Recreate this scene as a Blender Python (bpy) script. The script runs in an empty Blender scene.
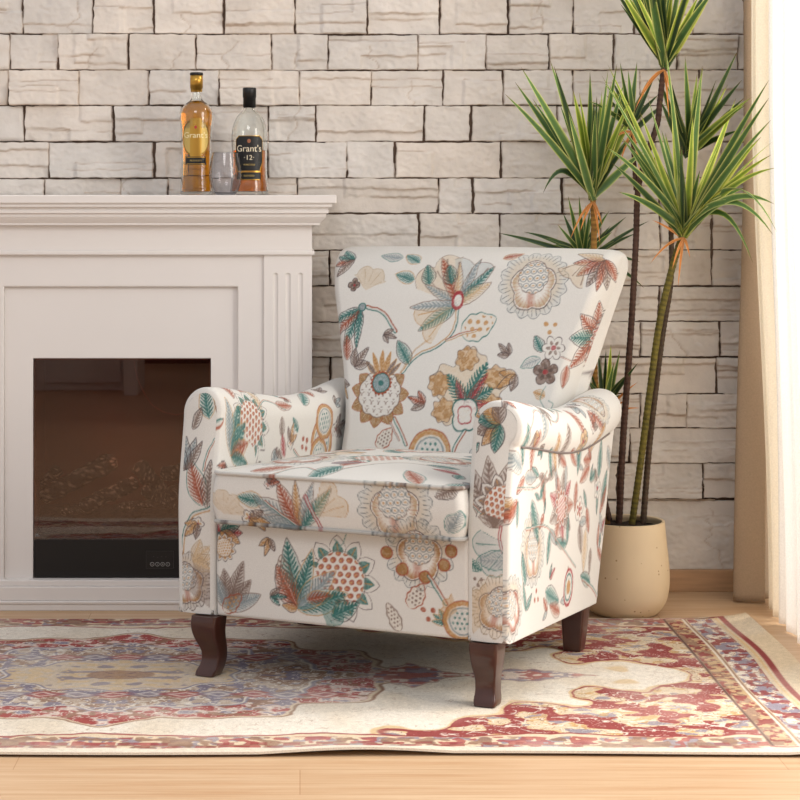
import bpy, bmesh, math, random
import numpy as np
from mathutils import Vector, Matrix
random.seed(7); rng = np.random.default_rng(7)
PI = math.pi
S = bpy.context.scene
COL = S.collection

# ---------------------------------------------------------------- camera facts (metres)
F_, CX, CY, H = 2000.0, 300.0, 195.0, 1.0
def P(px, py, D):                       # a measured point of the place at depth D
    return np.array([(px-CX)*D/F_, D, H-(py-CY)*D/F_])
WALL = 5.06
def lin(c):
    c = np.asarray(c, float)/255.0
    return np.where(c <= .04045, c/12.92, ((c+.055)/1.055)**2.4)
def ss(x, a=0., b=1.):
    t = np.clip((np.asarray(x, float)-a)/(b-a), 0, 1); return t*t*(3-2*t)
def vnoise(x, y, seed=0):
    x = np.asarray(x, float); y = np.asarray(y, float)
    xi = np.floor(x).astype(np.int64); yi = np.floor(y).astype(np.int64)
    fx = x-xi; fy = y-yi; fx = fx*fx*(3-2*fx); fy = fy*fy*(3-2*fy)
    def h(a, b):
        n = (a*374761393+b*668265263+seed*974634777) & 0xffffffff
        n = ((n ^ (n >> 13))*1274126177) & 0xffffffff
        n = (n ^ (n >> 16)) & 0xffff
        return n/65535.0
    return (h(xi, yi)*(1-fx)+h(xi+1, yi)*fx)*(1-fy)+(h(xi, yi+1)*(1-fx)+h(xi+1, yi+1)*fx)*fy
def fbm(x, y, o=3, seed=0):
    s = 0; a = .5; t = 0
    for k in range(o):
        s = s+a*vnoise(x*2**k, y*2**k, seed+k*17); t += a; a *= .5
    return s/t

# ---------------------------------------------------------------- mesh helpers
def link(name, me, parent=None, smooth=True, mats=()):
    o = bpy.data.objects.new(name, me); COL.objects.link(o)
    for m in mats: me.materials.append(m)
    if parent: o.parent = parent
    me.polygons.foreach_set('use_smooth', [bool(smooth)]*len(me.polygons))
    me.update()
    return o
class MB:
    """collects pieces (vertices, faces, colours) and links them as ONE mesh object"""
    def __init__(s): s.v = []; s.f = []; s.c = []; s.n = 0; s.q = []
    def add(s, V, Fc, C=None):
        V = np.asarray(V, float).reshape(-1, 3)
        s.v.append(V)
        s.q.append((s.n, Fc))
        if C is not None:
            C = np.asarray(C, float)
            if C.ndim == 1: C = np.tile(C, (len(V), 1))
            s.c.append(C.reshape(-1, 3))
        s.n += len(V); return s
    def grid(s, G, C=None, cu=False, cv=False, flip=False):
        nu, nv = G.shape[:2]
        I = np.arange(nu*nv).reshape(nu, nv)
        if cu: I = np.vstack([I, I[:1]])
        if cv: I = np.hstack([I, I[:, :1]])
        q = np.stack([I[:-1, :-1], I[1:, :-1], I[1:, 1:], I[:-1, 1:]], -1).reshape(-1, 4)
        if flip: q = q[:, ::-1]
        return s.add(G, q, C)
    def box(s, x0, x1, y0, y1, z0, z1, C=None):
        V = [(x, y, z) for x in (x0, x1) for y in (y0, y1) for z in (z0, z1)]
        Fq = np.array([(0, 1, 3, 2), (4, 6, 7, 5), (0, 4, 5, 1), (2, 3, 7, 6), (0, 2, 6, 4), (1, 5, 7, 3)])
        return s.add(V, Fq, C)
    def lathe(s, prof, n=48, c=(0, 0, 0), C=None, closed=False):
        prof = np.asarray(prof, float); a = np.linspace(0, 2*PI, n, endpoint=False)
        G = np.stack([c[0]+prof[:, None, 0]*np.cos(a), c[1]+prof[:, None, 0]*np.sin(a), c[2]+prof[:, None, 1]+0*a], -1)
        return s.grid(G, C, cv=True, cu=closed, flip=True)
    def tube(s, pts, r, n=8, C=None, closed=False, caps=True):
        pts = np.asarray(pts, float); m = len(pts)
        r = np.broadcast_to(np.asarray(r, float), (m,))
        T = np.gradient(pts, axis=0) if not closed else np.roll(pts, -1, 0)-np.roll(pts, 1, 0)
        T /= np.linalg.norm(T, axis=1)[:, None]+1e-12
        N = np.zeros_like(pts); ref = np.array([0, 0, 1.]) if abs(T[0, 2]) < .9 else np.array([1., 0, 0])
        nrm = ref-T[0]*ref.dot(T[0]); nrm /= np.linalg.norm(nrm)
        for i in range(m):
            nrm = nrm-T[i]*nrm.dot(T[i]); nrm /= np.linalg.norm(nrm); N[i] = nrm
        B = np.cross(T, N); a = np.linspace(0, 2*PI, n, endpoint=False)
        G = pts[:, None]+r[:, None, None]*(N[:, None]*np.cos(a)[None, :, None]+B[:, None]*np.sin(a)[None, :, None])
        if C is not None and np.ndim(C) == 2: C = np.repeat(C, n, 0)
        base = s.n
        s.grid(G, C, cu=closed, cv=True)
        if caps and not closed:
            s.q.append((base, np.array([list(range(n))]))); s.q.append((base, np.array([list(range((m-1)*n, m*n))[::-1]])))
        return s
    def build(s, name, mats, parent=None, smooth=True):
        V = np.concatenate(s.v); loops = []; tot = []
        for off, q in s.q:
            q = np.asarray(q)+off; loops.append(q.ravel()); tot.append(np.full(len(q), q.shape[1]))
        loops = np.concatenate(loops); tot = np.concatenate(tot)
        me = bpy.data.meshes.new(name)
        me.vertices.add(len(V)); me.vertices.foreach_set('co', V.ravel())
        me.loops.add(len(loops)); me.loops.foreach_set('vertex_index', loops.astype(np.int32))
        me.polygons.add(len(tot)); st = np.concatenate([[0], np.cumsum(tot)[:-1]])
        me.polygons.foreach_set('loop_start', st.astype(np.int32)); me.polygons.foreach_set('loop_total', tot.astype(np.int32))
        me.update(calc_edges=True); me.validate()
        if s.c:
            C = np.concatenate(s.c); at = me.color_attributes.new('Col', 'FLOAT_COLOR', 'POINT')
            at.data.foreach_set('color', np.hstack([C, np.ones((len(C), 1))]).ravel())
        if not isinstance(mats, (list, tuple)): mats = [mats]
        return link(name, me, parent, smooth, mats)
def bevel(o, w=.003, seg=2):
    m = o.modifiers.new('Bevel', 'BEVEL'); m.width = w; m.segments = seg; m.limit_method = 'ANGLE'; m.angle_limit = math.radians(40)
    return o
def autosmooth(o, ang=40):
    me = o.data; me.polygons.foreach_set('use_smooth', [True]*len(me.polygons))
    bm = bmesh.new(); bm.from_mesh(me)
    for e in bm.edges:
        if len(e.link_faces) == 2 and e.calc_face_angle(0) > math.radians(ang): e.smooth = False
    bm.to_mesh(me); bm.free(); return o
def empty(name, loc=(0, 0, 0), rz=0):
    o = bpy.data.objects.new(name, None); COL.objects.link(o); o.location = loc; o.rotation_euler.z = rz
    o.empty_display_size = .05
    return o
def tag(o, label, cat, group=None, kind=None):
    o['label'] = label; o['category'] = cat
    if group: o['group'] = group
    if kind: o['kind'] = kind
    return o
def struct(o): o['kind'] = 'structure'; return o

# ---------------------------------------------------------------- materials
def mat(name, col=(200, 200, 200), rough=.6, metal=0., spec=.5, trans=0., ior=1.45, attr=False, noise=None, bump=None, coat=0., sheen=0., sub=0.):
    m = bpy.data.materials.new(name); m.use_nodes = True
    N = m.node_tree.nodes; L = m.node_tree.links; b = N['Principled BSDF']
    b.inputs['Base Color'].default_value = (*lin(col), 1); b.inputs['Roughness'].default_value = rough
    b.inputs['Metallic'].default_value = metal; b.inputs['Specular IOR Level'].default_value = spec
    b.inputs['Transmission Weight'].default_value = trans; b.inputs['IOR'].default_value = ior
    b.inputs['Coat Weight'].default_value = coat; b.inputs['Sheen Weight'].default_value = sheen
    tc = N.new('ShaderNodeTexCoord'); src = None
    if attr:
        a = N.new('ShaderNodeAttribute'); a.attribute_name = 'Col'; src = a.outputs['Color']
    if noise:                                # (scale, amount, stretch)
        n = N.new('ShaderNodeTexNoise'); n.inputs['Scale'].default_value = noise[0]; n.inputs['Detail'].default_value = 4
        mp = N.new('ShaderNodeMapping'); mp.inputs['Scale'].default_value = noise[2] if len(noise) > 2 else (1, 1, 1)
        L.new(tc.outputs['Object'], mp.inputs['Vector']); L.new(mp.outputs['Vector'], n.inputs['Vector'])
        r = N.new('ShaderNodeMapRange'); r.inputs['From Min'].default_value = .3; r.inputs['From Max'].default_value = .7
        r.inputs['To Min'].default_value = 1-noise[1]; r.inputs['To Max'].default_value = 1+noise[1]*.4
        L.new(n.outputs['Fac'], r.inputs['Value'])
        mx = N.new('ShaderNodeMix'); mx.data_type = 'RGBA'; mx.blend_type = 'MULTIPLY'; mx.inputs['Factor'].default_value = 1
        if src: L.new(src, mx.inputs['A'])
        else: mx.inputs['A'].default_value = (*lin(col), 1)
        cb = N.new('ShaderNodeCombineColor')
        for k in range(3): L.new(r.outputs['Result'], cb.inputs[k])
        L.new(cb.outputs['Color'], mx.inputs['B']); src = mx.outputs['Result']
    if src: L.new(src, b.inputs['Base Color'])
    if bump:                                 # (scale, strength, distance)
        n = N.new('ShaderNodeTexNoise'); n.inputs['Scale'].default_value = bump[0]; n.inputs['Detail'].default_value = 5
        L.new(tc.outputs['Object'], n.inputs['Vector'])
        bp = N.new('ShaderNodeBump'); bp.inputs['Strength'].default_value = bump[1]; bp.inputs['Distance'].default_value = bump[2]
        L.new(n.outputs['Fac'], bp.inputs['Height']); L.new(bp.outputs['Normal'], b.inputs['Normal'])
    return m
M_stone = mat('painted_stone', attr=True, rough=.85, spec=.2, noise=(14, .10), bump=(60, .6, .003))
M_fabric = mat('printed_linen', attr=True, rough=.95, spec=.1, noise=(700, .10), bump=(900, .5, .0006), sheen=.15)
M_rug = mat('woven_rug', attr=True, rough=1, spec=.05, noise=(500, .22), bump=(500, .6, .002))
M_white = mat('white_lacquer', (222, 217, 213), rough=.45, spec=.4, noise=(3, .02))
M_leg = mat('dark_walnut', (66, 34, 25), rough=.28, spec=.5, coat=.3, noise=(30, .25, (1, 1, .2)))
M_black = mat('black_enamel', (16, 15, 15), rough=.35)
M_soft = mat('dust_cover', (30, 28, 28), rough=.9)
M_leaf = mat('leaf', attr=True, rough=.45, spec=.4, noise=(60, .12))
M_stem = mat('bark', attr=True, rough=.8, noise=(90, .35), bump=(160, .8, .003))
M_soil = mat('potting_soil', (52, 42, 36), rough=1, noise=(120, .5), bump=(120, 1, .01))
M_log = mat('ceramic_log', attr=True, rough=.8, noise=(40, .4, (1, 1, 1)), bump=(70, 1, .01))
M_firewall = mat('firebox_lining', (128, 66, 52), rough=.7, noise=(6, .2))
M_ember = mat('ember_bed', (62, 46, 42), rough=.8, noise=(80, .9), bump=(70, 1, .02))
M_base = mat('oiled_oak_board', (186, 148, 112), rough=.5, noise=(8, .2, (1, 4, 12)))

# ---------------------------------------------------------------- painted canvases (vertex colour sources)
BASE = np.array([211, 209, 204.])
TEAL, SLATE, RUST, OCH, TAN, TAUPE, RED, INK = [np.array(c, float) for c in
    ((54, 106, 102), (134, 146, 150), (150, 78, 58), (178, 134, 86), (198, 172, 138), (120, 102, 94), (152, 60, 64), (70, 60, 62))]
class Cv:
    def __init__(s, a0, b0, a1, b1, res=.001, base=BASE, seed=1, warp=.0016):
        s.a0, s.b0, s.res = a0, b0, res
        s.na = int((a1-a0)/res)+2; s.nb = int((b1-b0)/res)+2
        A, B = np.meshgrid(a0+np.arange(s.na)*res, b0+np.arange(s.nb)*res, indexing='ij')
        s.img = np.tile(np.asarray(base, float), (s.na, s.nb, 1))
        s.A = A+(fbm(A*70, B*70, 2, seed)-.5)*2*warp; s.B = B+(fbm(A*70, B*70, 2, seed+5)-.5)*2*warp
        s.ink = .72+.28*ss(fbm(A*260, B*260, 2, seed+9), .3, .6)
    def loc(s, cx, cy, rot, size, R=1.6):
        e = size*R
        i0 = max(0, int((cx-e-s.a0)/s.res)); i1 = min(s.na, int((cx+e-s.a0)/s.res)+1)
        j0 = max(0, int((cy-e-s.b0)/s.res)); j1 = min(s.nb, int((cy+e-s.b0)/s.res)+1)
        if i1 <= i0 or j1 <= j0: i0 = i1 = 0; j0 = j1 = 0
        sl = (slice(i0, i1), slice(j0, j1)); dx = s.A[sl]-cx; dy = s.B[sl]-cy
        c, n = math.cos(-rot), math.sin(-rot)
        return (dx*c-dy*n)/size, (dx*n+dy*c)/size, sl, s.res/size
    def put(s, sl, m, col, al=1.):
        m = np.clip(m, 0, 1)[..., None]*al*s.ink[sl][..., None]
        s.img[sl] = s.img[sl]*(1-m)+np.asarray(col, float)*m
    def sample(s, a, b):
        i = np.clip((np.asarray(a)-s.a0)/s.res, 0, s.na-1.001); j = np.clip((np.asarray(b)-s.b0)/s.res, 0, s.nb-1.001)
        i0 = i.astype(int); j0 = j.astype(int); fi = (i-i0)[..., None]; fj = (j-j0)[..., None]; I = s.img
        c = (I[i0, j0]*(1-fi)+I[i0+1, j0]*fi)*(1-fj)+(I[i0, j0+1]*(1-fi)+I[i0+1, j0+1]*fi)*fj
        return lin(c)
def AA(d, px): return np.clip(.5-d/px, 0, 1)
def leaf(cv, x, y, L, W, rot, fill=TEAL, line=TAUPE, n=8, pale=.12, feather=.8):
    X, Y, sl, px = cv.loc(x, y, rot, L, 1.15); w = W/L/2
    xx = np.clip(X, 0, 1); hw = w*np.sin(PI*xx**.8)**.85
    d = np.where((X > 0) & (X < 1), np.abs(Y)-hw, .2)
    ins = AA(d, px)
    cv.put(sl, ins, fill, pale)
    n = n*1.5; ph = (n*(X-1.0*np.abs(Y))) % 1
    lim = hw*(.50+.42*np.sin(PI*ph))*np.where(Y > 0, 1, .88)
    if feather:
        cv.put(sl, AA(np.abs(Y)-lim*.95, px)*(ph < .70)*(X > .08)*(X < .94), fill, feather*.95)
        cv.put(sl, AA(np.abs(Y)-hw*.34*(1-.5*X), px)*(X > .04)*(X < .9), fill, feather*.8)
        cv.put(sl, AA(np.abs(Y+hw*.15)-hw*.05, px)*(X > .1)*(X < .8), BASE, .5)
    lw = max(.0009/L, px*.55)
    if feather: cv.put(sl, AA(np.abs(ph-.35)-.07, .08)*AA(np.abs(Y)-hw*.8, px)*(X > .15)*(X < .9), np.asarray(fill)*.62, .55)
    cv.put(sl, AA(np.abs(Y)-lw*.8, px)*(X > 0)*(X < .95), fill, .9)
    if line is not None: cv.put(sl, AA(np.abs(d)-lw, px), line, .85)
def pod(cv, x, y, L, W, rot, line=TEAL, dot=OCH, nd=5):
    X, Y, sl, px = cv.loc(x, y, rot, L, 1.15); w = W/L/2
    xx = np.clip(X, 0, 1); hw = w*np.sin(PI*xx**.75)**.7*(1+.07*np.sin(xx*22))
    d = np.where((X > 0) & (X < 1), np.abs(Y)-hw, .2)
    cv.put(sl, AA(d, px), TAN, .12)
    cv.put(sl, AA(np.abs(d)-max(.0014/L, px*.6), px), line, .9)
    gx = (X*nd) % 1-.5; row = np.floor(X*nd); gy = ((Y*nd+.5*row) % 1)-.5
    cv.put(sl, AA(np.hypot(gx, gy)-.3, px*nd)*(np.abs(Y) < hw*.72)*(X > .12)*(X < .88), dot, .9)
def lattice(X, Y, n):
    r = np.floor(Y*n); gx = ((X*n+.5*(r % 2)) % 1)-.5; gy = (Y*n-r)-.5
    return gx, gy
def peony(cv, x, y, R, rot=0, tint=TAN, fringe=SLATE):
    X, Y, sl, px = cv.loc(x, y, rot, R, 1.3); r = np.hypot(X, Y); t = np.arctan2(Y, X)
    lw = max(.0008/R, px*.5)
    R1 = .88+.12*np.abs(np.sin(8*t+1))
    cv.put(sl, AA(r-R1, px), fringe, .16); cv.put(sl, AA(np.abs(r-R1)-lw, px), fringe*.7, .9); cv.put(sl, AA(r-R1, px)*ss(.92-r, 0, .25), TAN, .35)
    cv.put(sl, AA(np.abs(np.sin(22*t))-.22, .2)*AA(r-R1*.95, px)*(r > R1*.74), fringe*.6, .8)
    Yp = Y+.1; r2 = np.hypot(X*1.12, Yp); t2 = np.arctan2(Yp, X); R2 = .60+.13*np.abs(np.sin(2.5*t2+.8))
    cv.put(sl, AA(r2-R2, px), BASE+4, 1); cv.put(sl, AA(r2-R2*.93, px)*ss(r2, .40, .66), tint*.88, .95); cv.put(sl, AA(np.abs(X+.05)-.10, .1)*AA(r2-R2*.93, px)*(Y < -.2), RUST, .45)
    cv.put(sl, AA(np.abs(np.sin(16*t2))-.25, .2)*(r2 > .42)*AA(r2-R2, px), RUST, .4*1)
    cv.put(sl, AA(np.abs(r2-R2)-lw*1.5, px), INK, .8)
    Yq = Y-.12; r3 = np.hypot(X*1.05, Yq); t3 = np.arctan2(Yq, X); R3 = .42*(1+.08*np.abs(np.sin(5*t3)))
    cv.put(sl, AA(r3-R3, px), BASE+3, 1)
    gx, gy = lattice(X, Y, 5.2); g = np.hypot(gx, gy*1.1)
    ins = AA(r3-R3, px)
    cv.put(sl, AA(np.abs(g-.42)-.07, px*5)*ins, SLATE*.8, .8); cv.put(sl, AA(np.hypot(gx, gy*1.5+.05)-.21, px*5)*ins, OCH, .75)
    cv.put(sl, AA(np.abs(r3-R3)-lw, px), TAUPE, .9)
def artichoke(cv, x, y, R, rot=0, pet=TEAL, drop=RUST, half=True):
    """scaly flower head pointing along local +X ringed by pointed leaves"""
    X, Y, sl, px = cv.loc(x, y, rot, R, 1.25); r = np.hypot(X, Y); t = np.arctan2(Y, X); lw = max(.0009/R, px*.5)
    k = 5.5; ph = (t*k/PI+.5) % 1-.5
    R1 = .68+.32*(1-np.abs(ph)*2)**.6; vis = (np.abs(t) < 2.3) if half else (r > -1)
    d = r-R1
    cv.put(sl, AA(d, px)*vis, BASE, 1)
    cv.put(sl, AA(r-.66-.22*(1-np.abs(ph)*2.4), px)*vis*(np.abs(ph) < .36)*(r > .6), pet, .85)
    cv.put(sl, AA(np.abs(ph)-.035, .03)*vis*(r > .62)*(r < .82), OCH, .9)
    cv.put(sl, AA(np.abs(d)-lw, px)*vis, INK, .8); cv.put(sl, AA(np.abs(r-.66)-lw, px)*vis, TAUPE, .8)
    cv.put(sl, AA(np.abs(np.abs(ph)-.5)-.02, .04)*vis*(r > .64)*(r < .74), INK, .7)
    ins = AA(r-.62, px)*(X > -.45)
    cv.put(sl, ins, BASE+3, 1)
    gx, gy = lattice(Y, X, 5.6); g = np.hypot(gx*1.25, gy+.05)+.12*np.clip(gy, 0, 1)
    cv.put(sl, AA(g-.44, px*7)*ins, drop, .85); cv.put(sl, AA(np.hypot(gx*1.5, gy+.22)-.20, px*7)*ins, OCH+20, .8)
def headflower(cv, x, y, R):
    X, Y, sl, px = cv.loc(x, y, 0, R, 1.5); r = np.hypot(X, Y+.05); t = np.arctan2(Y+.05, X); lw = max(.0008/R, px*.5)
    for a in (40, 5, -30, -62, -92, -122, -155, 170, 142): aa = math.radians(a); leaf(cv, x+R*.5*math.cos(aa), y+R*(.5*math.sin(aa)-.1), R*.62, R*.50, aa, OCH*.86, RUST, 6, .8, .35)
    R1 = .76*(1+.07*np.abs(np.sin(5*t)))
    cv.put(sl, AA(r-R1, px), BASE, 1.0); cv.put(sl, AA(r-R1, px), BASE, 1.0); cv.put(sl, AA(np.abs(r-R1)-lw*1.4, px), TAUPE, .9)
    gx, gy = lattice(X, Y, 3.6); g = np.hypot(gx, gy*1.2-.2)
    cv.put(sl, AA(np.abs(g-.46)-.05, px*4)*(gy > .0)*AA(r-R1, px), TAUPE, .75)
    cv.put(sl, AA(np.hypot(gx, gy*2+.5)-.16, px*4)*AA(r-R1, px), TAUPE, .7)
    yy = Y-.32; q = np.hypot(X, yy); tq = np.arctan2(yy, X)
    cv.put(sl, AA(q-.40*(1+.06*np.sin(18*tq)), px), RUST, 1); cv.put(sl, AA(q-.335, px), TEAL, 1)
    cv.put(sl, AA(q-.30, px), SLATE+18, 1.0); cv.put(sl, AA(np.abs(np.sin(11*tq))-.35, .2)*(q > .18)*(q < .3), TEAL, .5)
    cv.put(sl, AA(q-.1, px), TEAL, .9)
    for k, a in enumerate((60, 78, 95, 115, 135, 45)):
        aa = math.radians(a); leaf(cv, x+R*.35*math.cos(aa), y+R*(.35+.35*math.sin(aa)), R*(.75 if k in (1, 2, 3) else .6), R*.17, aa, OCH if k in (1, 2, 3) else TAUPE, OCH, 4, .7, .9)
def lobed(cv, x, y, R, rot=0):
    X, Y, sl, px = cv.loc(x, y, rot, R, 1.3); r = np.hypot(X, Y); t = np.arctan2(Y, X); lw = max(.0009/R, px*.5)
    R1 = .82*(1+.16*np.sin(5*t+1)+.07*np.sin(14*t))
    cv.put(sl, AA(r-R1, px), TAN, .5); cv.put(sl, AA(np.abs(r-R1)-lw, px), INK, .7)
    for a in (20, 92, 165, 215, 325):
        aa = math.radians(a); g = np.hypot(X-.72*math.cos(aa), Y-.72*math.sin(aa)); g2 = g+.03*np.sin(np.arctan2(Y-.72*math.sin(aa), X-.72*math.cos(aa))*7)
        cv.put(sl, AA(g2-.27, px), OCH, .55); cv.put(sl, AA(g2-.27, px)*(fbm(X*14, Y*14, 2, 9) > .52), OCH*.88, .7); cv.put(sl, AA(np.abs(g2-.27)-lw, px), INK, .6)
    for a, l in ((60, 1.0), (125, .85), (25, .75)):
        aa = math.radians(a)+rot; leaf(cv, x-R*.1*math.cos(aa), y-R*.35, R*1.15*l, R*.5, aa, TEAL, None, 7, .0, 1)
    for a, l in ((55, .95), (110, .7), (8, .62)):
        aa = math.radians(a)+rot; leaf(cv, x, y-R*.4, R*l, R*.22, aa, RED, RUST, 9, .0, .9)
    X, Y, sl, px = cv.loc(x, y-R*.55, rot, R*.35, 1.3); r = np.hypot(X, Y*.8); th = np.arctan2(Y, X)
    R1 = .75+.2*np.abs(np.sin(2*th)); cv.put(sl, AA(r-R1, px), BASE, 1); cv.put(sl, AA(np.abs(r-R1)-.05, px), TEAL*.9, .9); cv.put(sl, AA(np.abs(r-R1*.55)-.04, px), RED, .8)
def daisy(cv, x, y, R, c1=BASE, c2=TAUPE, n=5, rot=0.):
    X, Y, sl, px = cv.loc(x, y, rot, R, 1.2); r = np.hypot(X, Y); t = np.arctan2(Y, X)
    R1 = .55+.42*np.abs(np.cos(n*t/2))**.6
    cv.put(sl, AA(r-R1, px), c1, 1); cv.put(sl, AA(np.abs(r-R1)-max(.0009/R, px*.6), px), INK, .85)
    cv.put(sl, AA(r-.62*np.abs(np.cos(n*t/2)), px)*(r > .25), c2, .8); cv.put(sl, AA(r-.2, px), RED, .9)
def rosette(cv, x, y, R, rot=0):
    X, Y, sl, px = cv.loc(x, y, rot, R, 1.2); r = np.hypot(X, Y)
    for a, b, c in ((0, 1, OCH), (0, .78, BASE), (0, .7, SLATE), (0, .62, BASE)): cv.put(sl, AA(r-b, px), c, .95)
    gx, gy = lattice(X, Y, 4); cv.put(sl, AA(np.hypot(gx, gy)-.26, px*4)*AA(r-.55, px), TEAL, .85); cv.put(sl, AA(np.abs(r-1)-.03, px), RUST, .7)
def fringe(cv, x, y, R, rot, c=SLATE, a0=-1.2, a1=1.2, line=TAUPE, k=9):
    """a fan of petals opening along local +X"""
    X, Y, sl, px = cv.loc(x, y, rot, R, 1.15); r = np.hypot(X, Y); t = np.arctan2(Y, X)
    v = (t > a0)*(t < a1); R1 = .82+.16*np.abs(np.sin(k*t/2)); lw = max(.0008/R, px*.5)
    cv.put(sl, AA(r-R1, px)*v, c, .4); cv.put(sl, AA(np.abs(r-R1)-lw, px)*v, line, .85)
    cv.put(sl, AA(np.abs(np.sin(k*t))-.16, .14)*v*(r > .25)*(r < R1*.9), line, .7)
def stem(cv, pts, w=.0022, c1=RUST, c2=TEAL):
    pts = np.array(pts, float)
    n = 14; out = []
    Q = np.vstack([2*pts[0]-pts[1], pts, 2*pts[-1]-pts[-2]])
    for i in range(1, len(Q)-2):
        for k in range(n):
            t = k/n; out.append(.5*((2*Q[i])+(-Q[i-1]+Q[i+1])*t+(2*Q[i-1]-5*Q[i]+4*Q[i+1]-Q[i+2])*t*t+(-Q[i-1]+3*Q[i]-3*Q[i+1]+Q[i+2])*t**3))
    out.append(Q[-2]); out = np.array(out)
    c = out.mean(0); e = np.abs(out-c).max()+w*3
    X, Y, sl, px = cv.loc(c[0], c[1], 0, 1, e); X = X+c[0]; Y = Y+c[1]
    best = np.full(X.shape, 1e9); sgn = np.zeros(X.shape)
    for a, b in zip(out[:-1], out[1:]):
        d = b-a; l2 = d.dot(d)+1e-12; t = np.clip(((X-a[0])*d[0]+(Y-a[1])*d[1])/l2, 0, 1)
        ex = X-a[0]-t*d[0]; ey = Y-a[1]-t*d[1]; q = np.hypot(ex, ey); u = q < best
        best = np.where(u, q, best); sgn = np.where(u, np.sign(d[0]*ey-d[1]*ex), sgn)
    cv.put(sl, AA(best-w, px), BASE-14, .8)
    cv.put(sl, AA(np.abs(best-w)-w*.42, px)*(sgn > 0), c1, .9); cv.put(sl, AA(np.abs(best-w)-w*.38, px)*(sgn < 0), c2, .9)
def speckle(cv, x, y, R, c=OCH, n=3):
    for k in range(n):
        a = k*2*PI/n+.5; X, Y, sl, px = cv.loc(x+R*math.cos(a), y+R*math.sin(a), 0, R*.55, 1.1); cv.put(sl, AA(np.hypot(X, Y)-.8, px), c, .9)

# ================================================================= SETTING
# floor
def make_floor():
    m = bpy.data.materials.new('oak_planks'); m.use_nodes = True; N = m.node_tree.nodes; L = m.node_tree.links; b = N['Principled BSDF']
    tc = N.new('ShaderNodeTexCoord')
    br = N.new('ShaderNodeTexBrick'); br.offset = .37; br.inputs['Scale'].default_value = 1
    br.inputs['Brick Width'].default_value = 1.35; br.inputs['Row Height'].default_value = .145; br.inputs['Mortar Size'].default_value = .0009
    br.inputs['Color1'].default_value = (*lin((203, 175, 143)), 1); br.inputs['Color2'].default_value = (*lin((195, 165, 132)), 1)
    br.inputs['Mortar'].default_value = (*lin((176, 140, 106)), 1); L.new(tc.outputs['Object'], br.inputs['Vector'])
    mp = N.new('ShaderNodeMapping'); mp.inputs['Scale'].default_value = (1.1, 26, 1); L.new(tc.outputs['Object'], mp.inputs['Vector'])
    n = N.new('ShaderNodeTexNoise'); n.inputs['Scale'].default_value = 2.2; n.inputs['Detail'].default_value = 7; n.inputs['Roughness'].default_value = .65
    L.new(mp.outputs['Vector'], n.inputs['Vector'])
    cr = N.new('ShaderNodeValToRGB'); cr.color_ramp.elements[0].position = .3; cr.color_ramp.elements[0].color = (*lin((220, 192, 164)), 1)
    cr.color_ramp.elements[1].position = .62; cr.color_ramp.elements[1].color = (1, 1, 1, 1); L.new(n.outputs['Fac'], cr.inputs['Fac'])
    mx = N.new('ShaderNodeMix'); mx.data_type = 'RGBA'; mx.blend_type = 'MULTIPLY'; mx.inputs['Factor'].default_value = .7
    L.new(br.outputs['Color'], mx.inputs['A']); L.new(cr.outputs['Color'], mx.inputs['B']); L.new(mx.outputs['Result'], b.inputs['Base Color'])
    b.inputs['Roughness'].default_value = .42; b.inputs['Specular IOR Level'].default_value = .35
    f = MB().box(-3.2, 2.6, -2.2, WALL+.12, -.06, 0).build('floor', m, smooth=False); return struct(f)
make_floor()

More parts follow.
